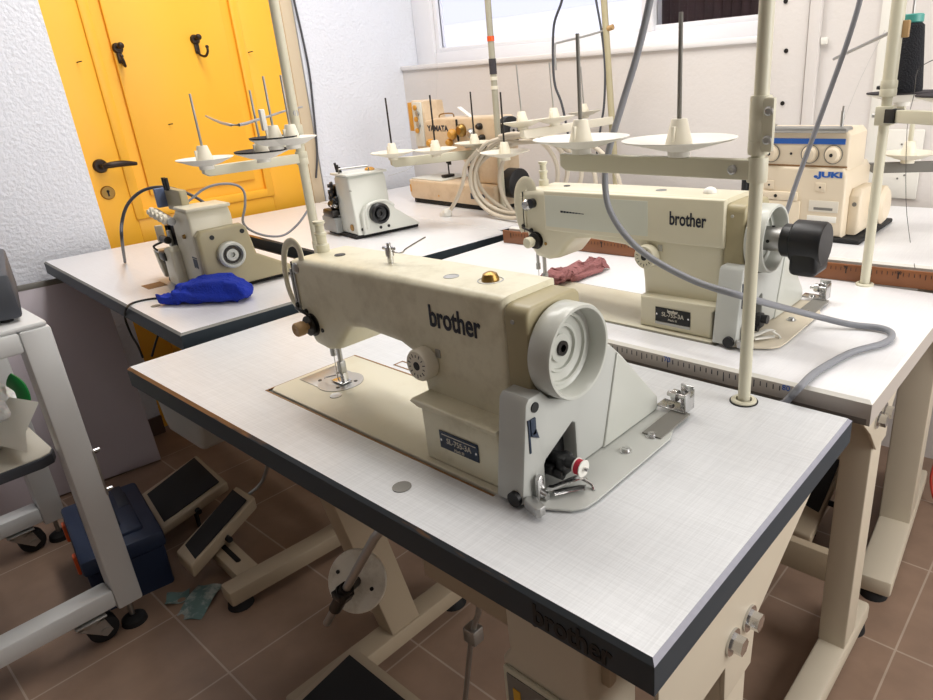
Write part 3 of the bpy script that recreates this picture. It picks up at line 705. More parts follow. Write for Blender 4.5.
    if near:
        tb = thing('bobbin', 'small bobbin of crimson thread on the winder of the grubby machine', 'bobbin', Vector(loc) + Vector((.640, .060, .040)))
        MB().lathe([(.0, -.0055), (.0110, -.0055), (.0110, -.0042), (.004, -.0042)], (0, 0, 0), (1, 0, 0), 24).lathe([(.004, .0042), (.0110, .0042), (.0110, .0055), (0.003, .0055), (.003, .007), (0, .007)], (0, 0, 0), (1, 0, 0), 24).build('flanges', 'whiteplast', tb)
        MB().lathe([(.004, -.0041), (.0098, -.0041), (.0098, .0041), (.004, .0041)], (0, 0, 0), (1, 0, 0), 24).build('thread', 'redthread', tb)
        MB().cyl((.006, 0, 0), (.012, 0, 0), .003, .002, seg=10).build('spindle_tip', 'steel', tb)
    # apron plate on the table
    MB().prism([(.575, .0), (.612, .0), (.634, .012), (.655, .024), (.664, .038), (.666, .060), (.664, .236), (.640, .300), (.575, .300)], 'z', .0024, .0052, .0006).build('apron_plate', 'grey' if near else 'frame', t)
    MB().prism([(.604, .0), (.606, -.008), (.630, -.015), (.634, -.011), (.634, -.002), (.610, .006)], 'z', .0056, .018, .001).build('corner_bracket', 'satin', t)
    for p in ((.632, .172), (.640, .226)):
        b = MB().lathe([(.009, 0), (.009, .001), (0, .001)], (p[0], p[1], .0053)); b.screw((p[0], p[1], .006), (0, 0, 1), .0065, .004); b.build('plate_screw', 'steel', t)
    MB().prism([(.225, .0055), (.31, .0055), (.31, .0085), (.225, .0075)], 'x', .625, .655).build('rear_bracket', 'midgrey', t)
    e = MB().box(.600, .650, .303, .330, .0088, .0112, .001).box(.648, .651, .303, .330, .0088, .040, .001).box(.628, .650, .328, .331, .010, .044, .002)
    e.cyl((.615, .314, .030), (.646, .314, .030), .004, seg=14).cyl((.624, .314, .030), (.632, .314, .030), .009, seg=18).screw((.620, .312, .0112), (0, 0, 1), .007, .004)
    e.build('thread_clip', 'steel', t)
    return t
lockstitch('grubby cream lockstitch machine in the foreground on the near table', (-.846, .108, .7605), 'near')
lockstitch('clean cream lockstitch machine with black synchronizer on the middle table', (-.828, .647, .7855), 'middle')

# ================================================================ overlockers (built facing -Y, origin at front right of the base)
def overlock(label, loc, rz, s, kind):
    t = thing('overlock_machine', label, 'overlock machine', loc, rz)
    if kind == 'khaki': body, cover, knob = 'cream', 'khaki', 'offplast'
    else: body, cover, knob = 'white_en', 'white_en', 'black'
    MB().box(-.255 if kind == 'khaki' else -.20, .0, .005, .15, .0, .012, .003).box(-.06, .0, .14, .245, .0, .012, .003).build('base', 'blackmat', t)
    if kind == 'khaki':
        MB().prism([(-.135, .012), (.0, .012), (.0, .195), (-.01, .214), (-.085, .214), (-.095, .205), (-.128, .190), (-.128, .11), (-.135, .10)], 'y', .012, .120, .006).build('body', body, t)
        MB().box(-.088, .003, .010, .122, .2145, .224, .004).build('top_lid', body, t)
        # side cover: block with a long sloping tail
        MB().prism([(.018, .012), (.014, .155), (.026, .168), (.130, .170), (.143, .158), (.156, .085), (.250, .030), (.250, .012)], 'x', -.005, .022, .008).build('side_cover', cover, t)
        wy, wz, r, wx = .085, .098, .034, .020
    else:
        MB().prism([(-.11, .012), (.002, .012), (-.012, .190), (-.020, .200), (-.10, .200), (-.11, .190)], 'y', .012, .148, .006).build('body', body, t)
        MB().box(-.118, -.004, .004, .153, .2005, .208, .003).build('top_lid', body, t)
        MB().prism([(.03, .012), (.03, .08), (.045, .100), (.12, .112), (.145, .100), (.155, .080), (.240, .018), (.240, .012)], 'x', -.004, .016, .006).build('side_cover', cover, t)
        wy, wz, r, wx = .088, .076, .034, .014
        MB().tube([(.014, .045, .03), (.014, .045, .085), (.012, .065, .108), (.012, .12, .110), (.012, .15, .09)], .006, 10, 5).build('cover_rim', 'white_en', t)
        MB().tube([(-.06, .01, .208), (-.06, .01, .222), (-.03, .10, .224), (-.03, .10, .208)], .003, 8, 0).build('carry_handle', 'satin', t)
        MB().ball((-.05, .115, .210), .016, (1.2, 1, .5)).build('wax_lump', 'orange', t)
    # handwheel
    MB().lathe([(0, 0), (r - .003, 0), (r, .004), (r, .020), (r - .004, .024), (r - .008, .024), (r - .010, .012), (r * .45, .010), (r * .45, .020), (r * .2, .020), (r * .2, .012), (0, .012)], (wx, wy, wz), (1, 0, 0), 40).build('handwheel', 'black' if kind != 'khaki' else 'grey2', t)
    if kind == 'khaki':
        MB().lathe([(r * .47, .0122), (r - .0105, .0122), (r - .0105, .0135), (r * .47, .0135)], (wx, wy, wz), (1, 0, 0), 36).build('wheel_groove', 'darkmetal', t)
        for y, z in ((.050, .148), (.128, .150)): MB().cyl((.0215, y, z), (.0235, y, z), .006, seg=16).build('cover_screw', 'blackink', t)
        for dx in (0, .012): MB().cyl((-.165 + dx * 1.4, .03, .258), (-.165 + dx * 1.4, .03, .290), .0055, seg=12).build('guide_peg', 'black', t)
    else:
        for k in range(3): MB().cyl((-.115 + k * .014, .03, .206), (-.115 + k * .014, .026, .238 - .006 * k), .004, seg=10).build('guide_peg', 'black', t)
        for y, z in ((.03, .03), (.09, .028), (.12, .028)): MB().cyl((.0165 if y > .05 else .004, y, z), (.018 if y > .05 else .007, y, z), .005, seg=12).build('cover_screw', 'blackink', t)
    # tension assembly, a row of dials
    if kind == 'khaki':
        MB().cyl((-.200, .0, .203), (-.078, -.002, .188), .010, seg=16).build('dial_bar', 'satin', t)
        for i in range(4):
            p = Vector((-.190 + i * .030, -.008, .203 - i * .0034))
            MB().lathe([(0, 0), (.013, 0), (.014, .003), (.012, .008), (.006, .010), (.006, .014), (0, .014)], p, (0, -1, .25), 20).build('tension_dial', knob, t)
        MB().box(-.185, -.075, .03, .05, .205, .262, .004).build('rear_bracket', 'khaki', t)
        MB().box(-.200, -.187, .008, .034, .212, .262, .002).build('blue_label', mat('faded_blue_label', (112, 128, 164), .6), t)
        MB().box(-.19, -.182, .0, .02, .115, .16, .003).move(Matrix.Translation((-.055, 0, 0))).build('needle_guard', mat('clear_guard', (226, 214, 190), .3), t)
        sx_ = Matrix.Translation((-.055, 0, 0))
        k = MB().box(-.150, -.090, .02, .10, .085, .175, .008).cyl((-.13, .015, .11), (-.13, .015, .165), .006, seg=12).box(-.145, -.10, -.02, .03, .075, .10, .006).cyl((-.14, .0, .13), (-.10, .0, .13), .010, seg=14)
        k.tube([(-.15, .0, .12), (-.165, -.02, .11), (-.18, -.01, .095)], .003, 8, 3); k.move(sx_).build('needle_mechanism', 'darkmetal', t)
        MB().box(-.115, -.10, .005, .013, .095, .155, .002).move(Matrix.Translation((-.055, 0, 0))).build('mechanism_front', 'satin', t)
        # looper housing and cloth plate
        MB().prism([(-.125, .012), (-.055, .012), (-.060, .105), (-.075, .118), (-.105, .112), (-.125, .085)], 'y', -.014, .014, .005).move(Matrix.Translation((-.055, 0, 0))).build('front_cover', body, t)
        MB().prism([(-.235, .035), (-.215, .012), (-.20, .012), (-.215, .05), (-.24, .085), (-.255, .085)], 'y', .0, .10, .003).move(Matrix.Translation((-.055, 0, 0))).build('cloth_plate', 'cream', t)
        MB().box(-.245, -.12, .0, .12, .078, .086, .004).move(Matrix.Translation((-.055, 0, 0))).build('stitch_table', 'satin', t)
        MB().prism([(-.215, .02), (-.105, .012), (-.105, .078), (-.235, .078)], 'y', .01, .11, .004).move(Matrix.Translation((-.055, 0, 0))).build('looper_well', 'cavity', t)
        n = MB()
        for i in range(5): n.box(-.034 + i * .0055, -.030 + i * .0055, .0108, .0122, .070 + .003 * (i % 2), .094)
        n.box(-.036, -.007, .0108, .0122, .096, .0995)
        n.build('maker_emblem', 'plate', t)
        MB().screw((-.052, .0118, .150), (0, -1, 0), .006, .006).build('thumb_screw', 'brass', t)
    else:
        for i, (x, z) in enumerate(((-.125, .165), (-.128, .145), (-.13, .125), (-.105, .12))):
            MB().lathe([(0, 0), (.013, 0), (.014, .003), (.012, .008), (.006, .010), (.006, .016), (0, .016)], (x, .010, z), (-.3, -1, .1), 18).build('tension_dial', knob, t)
        k = MB().box(-.165, -.105, .015, .12, .06, .165, .008).cyl((-.15, .01, .08), (-.15, .01, .14), .007, seg=12).box(-.18, -.11, -.015, .03, .062, .088, .006).cyl((-.14, .0, .105), (-.105, .0, .105), .011, seg=14)
        k.build('needle_mechanism', 'darkmetal', t)
        MB().tube([(-.135, -.002, .10), (-.115, -.006, .104), (-.10, .0, .10)], .006, 8, 4).build('chrome_arm', 'steel', t)
        MB().prism([(-.20, .012), (-.10, .012), (-.10, .06), (-.185, .068), (-.20, .06)], 'y', -.012, .03, .004).build('front_cover', 'galv', t)
        MB().box(-.23, -.11, .005, .14, .062, .070, .004).build('stitch_table', 'satin', t)
        MB().prism([(-.225, .012), (-.105, .012), (-.105, .062), (-.225, .062)], 'y', .03, .135, .004).build('looper_well', 'cavity', t)
        MB().cyl((-.03, .0115, .035), (-.03, .009, .035), .011, seg=18).build('oil_window', 'brass', t)
        MB().box(-.10, .0, .0125, .0145, .1555, .1575).build('seam_line', 'midgrey', t)
    t.scale = (s, s, s)
    return t
overlock('cream overlock machine with khaki wheel cover beside the blue cloth', (-1.530, .305, .7655), math.radians(-4), 1.0, 'khaki')
overlock('white overlock machine with black handwheel on the table behind the cream one', (-1.655, .872, .7805), math.radians(-8), 1.0, 'white')

# ================================================================ big overlock with blue stripe
J = thing('overlock_machine', 'tall ivory overlock machine with blue stripe, right of the cream machine', 'overlock machine', (-.497, 1.292, .8285), math.radians(0))
J.scale = (1.03, 1, 1.06)
MB().box(.0, .27, .0, .29, .0, .010, .003).build('base', 'blackmat', J)
MB().prism([(.010, .010), (.225, .010), (.225, .150), (.215, .165), (.010, .165)], 'y', .010, .20, .008).build('body', 'ivory', J)
MB().prism([(.006, .160), (.222, .160), (.222, .235), (.212, .247), (.006, .247)], 'y', .018, .15, .008).build('tension_housing', 'ivory', J)
MB().box(.006, .214, .010, .06, .240, .252, .005).build('top_cover', 'satin', J)
MB().box(.004, .212, .0165, .0185, .216, .228).build('blue_stripe', 'blueink', J)
MB().box(.005, .221, .0170, .0182, .166, .169).build('seam_line', 'brownedge', J)
for x in (.042, .135, .188):
    d = MB().lathe([(0, 0), (.019, 0), (.019, .003), (.016, .004), (.016, .010), (.013, .016), (.007, .018), (0, .018)], (x, .018, .194), (0, -1, 0), 28); d.build('tension_dial', 'ivory', J)
    MB().cyl((x, .0005, .194), (x, -.001, .194), .004, seg=12).build('dial_pin', 'blackink', J)
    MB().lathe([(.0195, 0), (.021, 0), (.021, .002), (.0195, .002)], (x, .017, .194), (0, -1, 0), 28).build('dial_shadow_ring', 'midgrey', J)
    MB().box(x - .004, x + .004, .015, .0185, .208, .214).build('thread_notch', 'midgrey', J)
MB().cyl((.09, .0185, .194), (.09, .017, .194), .003, seg=10).build('dot', 'blackink', J)
lettering('brand_lettering', 'JUKI', .0165, face_front((.188, .0095, .150)) @ Matrix.Shear('XY', 4, (.25, 0)), 'blueink', J, bold=.0009, width=.058)
MB().ball((.155, .0098, .1455), .004, (1.2, .15, .8)).build('logo_dot', 'blueink', J)
for i in range(2):
    x = (.045, .168)[i]; z = .122
    MB().box(x - .012, x + .012, .0075, .0105, z - .010, z + .010, .003).build('guide_boss', 'ivory', J)
    MB().cyl((x, .0076, z), (x, .0065, z), .0025, seg=8).build('boss_hole', 'blackink', J)
MB().box(.145, .213, .0078, .0102, .066, .092, .001).build('maker_plate', 'plate2', J)
MB().box(.157, .201, .0074, .0079, .0705, .0765, .0002).build('serial_bar', 'midgrey', J)
MB().box(.143, .211, .0078, .0102, .043, .057, .001).build('serial_plate', 'whiteplast', J)
MB().box(.160, .205, .0078, .0102, .014, .024, .001).build('lower_plate', 'whiteplast', J)
MB().box(.012, .125, .004, .0105, .010, .088, .004).build('looper_cover', 'ivory', J)
MB().box(.012, .118, .0025, .011, .088, .108, .003).build('cover_ledge', 'ivory', J)
MB().cyl((.065, .0025, .098), (.065, .001, .098), .004, seg=10).build('cover_screw', 'blackink', J)
MB().prism([(.045, .012), (.20, .012), (.20, .07), (.16, .115), (.06, .115), (.045, .10)], 'x', .222, .252, .008).build('side_cover', 'ivory', J)
MB().cyl((.238, .0455, .082), (.238, .0435, .082), .005, seg=12).build('cover_screw', 'midgrey', J)
MB().lathe([(0, 0), (.040, 0), (.045, .006), (.045, .024), (.035, .032), (0, .032)], (.250, .16, .065), (1, 0, 0), 32).build('handwheel', 'ivory', J)
MB().box(.012, .032, .05, .07, .252, .256).cyl((.19, .05, .25), (.19, .05, .285), .004, seg=10).cyl((.19, .05, .275), (.19, .05, .295), .0025, seg=8).build('thread_tube', 'satin', J)
k = MB().box(-.030, .010, .03, .12, .10, .17, .008).cyl((-.02, .015, .08), (-.02, .015, .16), .009, seg=14).ball((-.012, .02, .165), .016).box(-.05, .006, .01, .10, .070, .095, .006)
k.build('needle_mechanism', 'black', J)

# ================================================================ old coverstitch machine in the corner
Y = thing('coverstitch_machine', 'old ivory coverstitch machine with amber head in the far corner', 'sewing machine', (-2.05, 1.44, .7805), math.radians(-3))
MB().box(.01, .50, .01, .20, 0, .018, .004).build('base', 'blackmat', Y)
MB().prism([(.0, .030), (.012, .018), (.515, .018), (.515, .095), (.0, .095)], 'y', .0, .20, .008).build('bed', 'yamata', Y)
MB().box(.003, .20, .012, .19, .094, .100, .003).build('cloth_plate', 'white_en', Y)
MB().box(.004, .014, -.0008, .001, .045, .075).build('bed_label', 'orange', Y)
MB().cyl((.19, -.0008, .04), (.19, .001, .04), .004, seg=10).build('bed_screw', 'orange', Y)
MB().prism([(.03, .215), (.055, .20), (.16, .20), (.30, .185), (.325, .16), (.34, .095), (.515, .095), (.515, .325), (.49, .340), (.17, .335), (.105, .325), (.095, .398), (.02, .402)], 'y', .04, .15, .010).build('arm', 'yamata', Y)
MB().box(.008, .035, .032, .15, .285, .395, .004).build('head_plate', 'orange', Y)
MB().box(.035, .092, .033, .042, .225, .395, .003).build('front_plate', 'white_en', Y)
for i in range(5):
    MB().lathe([(0, 0), (.010, 0), (.010, .006), (.005, .008), (0, .008)], (.06 + .012 * (i % 2), .032, .375 - i * .022), (0, -1, 0), 14).build('tension_dial', 'satin' if i % 2 else 'orange', Y)
lettering('brand_lettering', 'YAMATA', .030, face_front((.178, .0395, .295)), 'plate', Y, bold=.0010, width=.130)
for x, z, r, m in ((.27, .275, .020, 'orange'), (.325, .29, .024, 'brass'), (.25, .245, .014, 'orange'), (.13, .24, .016, 'orange'), (.38, .28, .018, 'satin'), (.43, .305, .012, 'darkmetal'), (.44, .265, .012, 'darkmetal'), (.35, .24, .014, 'satin')):
    MB().lathe([(0, 0), (r, 0), (r, .012), (r * .6, .022), (0, .022)], (x, .041, z), (0, -1, 0), 20).build('cover_boss', m, Y)
MB().box(.295, .302, .034, .041, .25, .33, .002).build('chain_guide', 'darkmetal', Y)
MB().box(.27, .40, .045, .065, .346, .352, .001, mtx=Matrix.Translation((.33, 0, .30)) @ Matrix.Rotation(math.radians(28), 4, 'Y') @ Matrix.Translation((-.33, 0, -.30))).build('top_flap', 'whiteplast', Y)
MB().tube([(.17, .06, .333), (.18, .06, .347), (.25, .06, .35), (.26, .06, .337)], .0025, 8, 3).build('thread_wire', 'brass', Y)
MB().lathe([(0, 0), (.05, 0), (.05, .025), (.043, .03), (.02, .03), (.018, .035), (0, .035)], (.515, .09, .287), (1, 0, 0), 36).build('handwheel', 'black', Y)
MB().lathe([(.006, .0), (.018, .0), (.018, .003), (.006, .003)], (.548, .09, .287), (1, 0, 0), 24).build('wheel_hub', 'steel', Y)
k = MB().cyl((.155, .09, .155), (.155, .09, .21), .006, seg=12).cyl((.170, .09, .15), (.170, .09, .21), .006, seg=12).box(.145, .18, .07, .11, .165, .18, .003).box(.142, .17, .06, .11, .101, .112, .003).cyl((.158, .09, .108), (.158, .09, .16), .003, seg=8)
k.build('needle_mechanism', 'darkmetal', Y)
MB().box(.345, .395, .030, .042, .10, .16, .004).cyl((.37, .03, .14), (.39, .02, .19), .008, seg=10).build('differential_lever', 'darkmetal', Y)
MB().box(.40, .455, .037, .041, .205, .24, .003, mtx=None).build('dark_cover', 'black', Y)
MB().box(.385, .465, -.0012, .001, .042, .064).build('maker_plate', 'plate', Y)
MB().lathe([(0, 0), (.055, 0), (.055, .05), (.045, .055), (0, .055)], (.515, .09, .098), (1, 0, 0), 32).build('motor_cap', 'black', Y)
# ================================================================ thread stands
def cone_holder(t, p, m='offplast', h=.038, pin=.15, pm='satin', pr=.0028):
    p = Vector(p)
    MB().lathe([(0, 0), (.020, 0), (.019, .006), (.0115, h - .001), (.0105, h), (0, h)], p, (0, 0, 1), 24).box(-.0025, .0025, -.0195, -.010, .008, h * .75, .001, mtx=Matrix.Translation(p)).build('cone_holder', m, t)
    MB().cyl(p + Vector((0, 0, h)), p + Vector((0, 0, h + pin)), pr, pr * .9, 10, .0006).build('spool_pin', pm, t)

def disc(t, p, r=.08, m='whiteplast', felt=False, **k):
    p = Vector(p)
    MB().lathe([(0, -.012), (.016, -.012), (.016, -.004), (.030, -.001), (r * .96, .011), (r, .0125), (r, .0135), (r * .95, .0128), (.030, .003), (0, .003)], p, (0, 0, 1), 40).build('spool_disc', m, t)
    if felt: MB().lathe([(.02, .0035), (.030, .0045), (r * .95, .0140), (r + .001, .0145), (r + .001, .0170), (.03, .0085), (.02, .0085)], p, (0, 0, 1), 40).build('felt_pad', 'felt' if felt is True else felt, t)
    cone_holder(t, p + Vector((0, 0, .003)), **k)

def arm_bar(t, a, b, h=.026, w=.016, m='pole'):
    a, b = Vector(a), Vector(b); d = b - a; L_ = Vector((d.x, d.y, 0)).length; ang = math.atan2(d.y, d.x)
    mt = Matrix.Translation(a) @ Matrix.Rotation(ang, 4, 'Z')
    MB().prism([(0, -h / 2), (L_ - .012, -h / 2), (L_, -h / 2 + .008), (L_, h / 2), (0, h / 2)], 'y', -w / 2, w / 2, .002, mtx=mt).build('arm', m, t)

def stand(label, base, top, r, m='pole', group='thread stands'):
    t = thing('thread_stand', label, 'thread stand', base, 0, group)
    h = top - base[2]
    MB().cyl((0, 0, .0), (0, 0, h), r, seg=24).build('pole', m, t)
    return t
def loc_of(t, p): return Vector(p) - t.location
def collar(t, z, r, h, m='pole'):
    MB().lathe([(r * .8, -h / 2), (r * 1.12, -h / 2), (r * 1.16, -h / 2 + .003), (r * 1.16, -.002), (r * 1.10, 0), (r * 1.16, .002), (r * 1.16, h / 2 - .003), (r * 1.12, h / 2), (r * .8, h / 2)], (0, 0, z), (0, 0, 1), 28).build('collar', m, t)

# near stand, on the near table
A = stand('cream pole thread stand with two white discs beside the grubby cream machine', (-.151, .515, .7605), 1.95, .0094)
MB().cyl((0, 0, .42), (0, 0, 1.18), .0099, seg=28).build('upper_pole', 'pole', A)
c = MB().lathe([(.009, 0), (.0135, 0), (.0143, .003), (.0143, .016), (.0136, .018), (.0143, .020), (.0143, .040), (.0136, .043), (.0143, .046), (.0143, .072), (.0135, .075), (.009, .075)], (0, 0, .372), (0, 0, 1), 32)
c.box(.0, .023, -.012, -.002, .376, .445, .004)
c.build('clamp', 'pole', A)
for z in (.392, .428): MB().lathe([(0, 0), (.0058, 0), (.0058, .003), (.0038, .0045), (0, .004)], (.0165, -.0122, z), (0, -1, 0), 18).build('clamp_screw', 'satin', A)
c = MB().lathe([(.009, 0), (.0132, 0), (.014, .003), (.014, .030), (.0132, .033), (.009, .033)], (0, 0, .335), (0, 0, 1), 32)
c.build('arm_collar', 'pole', A)
arm_bar(A, (-.0, -.003, .352), (-.335, -.003, .352), .027, .018)
MB().lathe([(0, 0), (.0065, 0), (.0065, .003), (.004, .005), (0, .0045)], (-.03, -.0125, .352), (0, -1, 0), 18).build('clamp_screw', 'satin', A)
disc(A, (-.119, -.003, .378), .083, pr=.0034, pin=.138, pm='midgrey')
disc(A, (-.296, -.003, .378), .078, pr=.0034, pin=.125, pm='midgrey')

# stand on the middle table, with black cones
R_ = stand('cream pole thread stand carrying black thread cones at the right edge', (-.153, 1.125, .7855), 1.95, .0098)
MB().cyl((0, 0, .385), (0, 0, 1.16), .0132, seg=28).build('upper_pole', 'pole', R_)
collar(R_, .40, .0135, .03)
MB().screw((-.015, -.002, .402), (-1, 0, 0), .004, .006).build('collar_screw', 'blackink', R_)
zA = 1.135
MB().box(-.016, .016, -.016, .016, zA - .7855 - .018, zA - .7855 + .018, .002).build('arm_clamp', 'pole', R_)
a1 = loc_of(R_, at(990, 121, z=zA)); dA = (a1 - Vector((0, 0, zA - .7855))).normalized()
arm_bar(R_, Vector((0, 0, zA - .7855)) + dA * .012, a1, .024, .016)
MB().box(.010, .036, -.012, .012, -.013, .013, .001, mtx=Matrix.Translation((0, 0, zA - .7855)) @ Matrix.Rotation(math.atan2(dA.y, dA.x), 4, 'Z')).build('end_plug', 'blackink', R_)
MB().screw((-.016, 0, zA - .7855), (-1, 0, 0), .005, .008).build('clamp_screw', 'satin', R_)
for i, (u, v) in enumerate(((902, 100), (956, 103))):
    p = at(u, v, z=1.155); q = loc_of(R_, p)
    disc(R_, q, .070, felt=True, pin=.22)
    MB().box(-.008, .008, -.008, .008, -.012, .0, mtx=Matrix.Translation(q + Vector((0, 0, -.008)))).build('disc_stub', 'pole', R_)
    cn = thing('thread_cone', ('tall cone of black thread on the felt disc beside the right-hand pole', 'cone of black thread cut off by the right edge of the photo')[i], 'thread cone', p + Vector((0, 0, .0125)), 0, 'black thread cones')
    MB().lathe([(.021, .002), (.036, .004), (.0365, .012), (.0245, .132), (.018, .138), (.012, .138)], (0, 0, 0), (0, 0, 1), 36).build('thread', 'blackthread', cn)
    MB().lathe([(.012, .132), (.0215, .139), (.0215, .152), (.019, .154), (.010, .154)], (0, 0, 0), (0, 0, 1), 30).build('cone_tip', 'teal', cn)
gd = loc_of(R_, at(889, 33, y=1.125)); g2 = loc_of(R_, at(834, 59, y=1.35))
MB().cyl(gd, g2, .0035, seg=10).build('guide_rod', 'satin', R_)
MB().box(.012, .024, -.006, .006, gd.z - .01, gd.z + .02, .002).build('guide_block', 'tanwood', R_)

# stand at the far right on the overlock table
S3 = stand('grey-armed thread stand behind the overlock machine at the right edge', (.06, 1.66, .8285), 1.9, .012)
e = loc_of(S3, at(868, 168, z=.98)); arm_bar(S3, (0, 0, .1515), e, .026, .016, 'midgrey')
p = loc_of(S3, at(908, 158, z=1.004)); disc(S3, p, .065, m='offplast', pin=.06, pr=.006, pm='pole')

# stand on the left table
Lp = at(318, 247, y=.625)
Ls = stand('cream pole thread stand with four discs in front of the yellow door', (Lp.x, .625, .7655), 1.95, .0122)
collar(Ls, .075, .0122, .022)
zL = at(303, 158, y=.625).z
collar(Ls, zL - .7655, .0135, .034); collar(Ls, zL - .7655 + .06, .0135, .05)
e = loc_of(Ls, at(203, 172, z=zL)); arm_bar(Ls, (0, 0, zL - .7655), e, .024, .016)
MB().screw(loc_of(Ls, at(300, 158, z=zL)) + Vector((.012, -.004, 0)), (1, 0, 0), .004, .003).build('clamp_screw', 'satin', Ls)
for (u, v, ft) in ((206, 164, False), (263, 157, 'blackmat')):
    disc(Ls, loc_of(Ls, at(u, v, z=zL + .024)), .062, felt=ft, pin=.112, pr=.0028, pm='satin')
e = loc_of(Ls, at(262, 149, z=zL + .035)); arm_bar(Ls, (0, 0, zL - .7655 + .035), e, .02, .014)
for (u, v, ft) in ((276, 144, 'blackmat'), (293, 143, False)):
    disc(Ls, loc_of(Ls, at(u, v, z=zL + .058)), .055, felt=ft, pin=.105, pr=.0028, pm='satin')
ps_ = [loc_of(Ls, at(u, v, z=zL + .12)) for u, v in ((206, 116), (231, 125), (260, 119), (288, 110), (302, 107))]
MB().tube(ps_, .0028, 8, 4).build('guide_wire', 'satin', Ls)
MB().box(-.005, .005, -.005, .005, -.02, .02, .002, mtx=Matrix.Translation(loc_of(Ls, at(263, 120, z=zL + .12)))).build('guide_clip', 'whiteplast', Ls)
MB().cyl((-.02, 0, zL - .7655 + .115), (.012, 0, zL - .7655 + .115), .008, seg=14).build('guide_clamp', 'satin', Ls)

# stand beside the cable coil
Bb = at(504, 212, z=.78)
Bs = stand('taped grey pole thread stand with the cream cable coil hung on it', (Bb.x, Bb.y, .7805), 1.9, .0105)
MB().cyl((0, 0, .20), (0, 0, 1.12), .0112, seg=20).build('upper_pole', mat('taped_olive_pole', (168, 164, 146), .5, var=.15, vscale=30), Bs)
for z, h, m in ((.48, .05, 'felt'), (.585, .016, 'latch'), (.46, .012, 'offplast'), (.43, .012, 'offplast')):
    MB().cyl((0, 0, z), (0, 0, z + h), .0128, seg=20).build('tape_band', m, Bs)
zB = 1.0
e = loc_of(Bs, at(391, 163, z=zB)); arm_bar(Bs, (0, 0, zB - .7805), e, .03, .018)
for (u, v) in ((393, 156), (436, 153), (475, 146), (505, 156)):
    disc(Bs, loc_of(Bs, at(u, v, z=zB + .028)), .072 if u < 490 else .075, pin=.14, pr=.003, pm='darkmetal', m='offplast')

# stand in front of the window
Cb = at(615, 190, z=.82)
Cs = stand('yellowed thread stand in front of the window with a drooping guide wire', (-1.186, 1.70, .8285), 1.9, .0115, m='old_pole')
Cs.rotation_euler = (0, -.06, 0)
zC = 1.085
e = loc_of(Cs, at(526, 136, z=zC)); arm_bar(Cs, (0, 0, zC - .8285), e, .026, .018, 'offplast')
for (u, v) in ((527, 126), (559, 123), (588, 112)):
    disc(Cs, loc_of(Cs, at(u, v, z=zC + .024)), .065, pin=.13, pr=.0026, pm='satin', m='offplast')
ps_ = [loc_of(Cs, at(u, v, y=1.70 - k)) for u, v, k in ((613, 29, 0), (590, 35, .08), (567, 40, .17), (562, 44, .19), (562, 68, .19))]
MB().tube(ps_, .0035, 8, 3).build('guide_wire', 'satin', Cs)
MB().cyl((-.014, 0, ps_[0].z), (.03, 0, ps_[0].z + .006), .009, seg=12).build('guide_clamp', 'tanwood', Cs)

# ================================================================ cables
def cable(name, label, pts, r, m, cat='cable', k=8, group=None):
    return tag(MB().tube(pts, r, 12, k).build(name, m), label, cat, group)
cp = [at(u, v, y=.60) for u, v in ((661, -60), (650, 0), (637, 55), (622, 105), (609, 150), (605, 182), (612, 215), (640, 250), (690, 279))]
cp += [at(745, 297, y=.600)] + [at(u, v, z=z) for u, v, z in ((800, 312, .822), (848, 324, .795), (880, 328, .7925), (892, 334, .7925), (884, 343, .7925), (850, 353, .7925), (816, 372, .7925), (800, 387, .791))] + [at(792, 395, y=.5605), at(786, 402, y=.5575), at(780, 412, y=.5575), Vector((-.112, .5575, .62))]
cable('power_cable', 'thick grey cable looping down past the middle machine onto its table', cp, .0058, 'greycable')
cable('power_cable', 'thin grey cable hanging down behind the black synchronizer', [at(u, v, y=1.16) for u, v in ((868, -40), (860, 0), (848, 40), (832, 85), (812, 140), (798, 178), (788, 208), (781, 232))] + [at(778, 262, y=1.17)], .0055, 'greycable')
cable('power_cable', 'dark cable hanging in front of the window, left of the yellowed stand', [at(u, v, y=1.62) for u, v in ((566, -30), (562, 0), (554, 25), (553, 60), (555, 85), (562, 105), (569, 140), (572, 165))], .0045, 'darkcable')
cable('power_cable', 'dark cable hanging close to the yellowed stand pole by the window', [at(u, v, y=1.69) for u, v in ((593, -20), (596, 0), (602, 35), (605, 70), (604, 105), (601, 125), (596, 160))], .0040, 'darkcable')
cable('power_cable', 'thin dark cable running down the white wall beside the door', [at(u, v, x=WX + .012) for u, v in ((291, -20), (294, 0), (302, 35), (309, 70), (313, 105), (317, 150), (316, 178))], .0045, 'darkcable')
cable('air_hose', 'dark hose looping round the left of the cream overlock machine', [at(125, 262, z=.770)] + [at(u, v, x=x) for u, v, x in ((122, 240, -1.81), (122, 222, -1.81), (128, 204, -1.80), (142, 191, -1.78), (160, 187, -1.75), (178, 190, -1.72), (195, 197, -1.69), (206, 204, -1.66))], .0042, 'darkcable')
cable('air_hose', 'thin grey hose arching over the cream overlock machine to the thread stand', [at(u, v, x=x) for u, v, x in ((176, 210, -1.63), (190, 200, -1.62), (204, 189, -1.61), (220, 184, -1.60), (236, 185, -1.59), (244, 192, -1.58), (245, 206, -1.57), (243, 222, -1.57), (252, 231, -1.57), (268, 236, -1.57), (284, 235, -1.57), (298, 224, -1.57), (308, 210, -1.57))], .0032, 'greycable')
cable('thin_cord', 'black cord trailing from the blue cloth over the left table edge', [at(u, v, z=.7675) for u, v in ((165, 298), (150, 299), (133, 303))] + [at(126, 309, z=.772)] + [at(u, v, y=.17) for u, v in ((125, 318), (131, 334), (138, 346), (143, 358))], .0028, 'blackink')
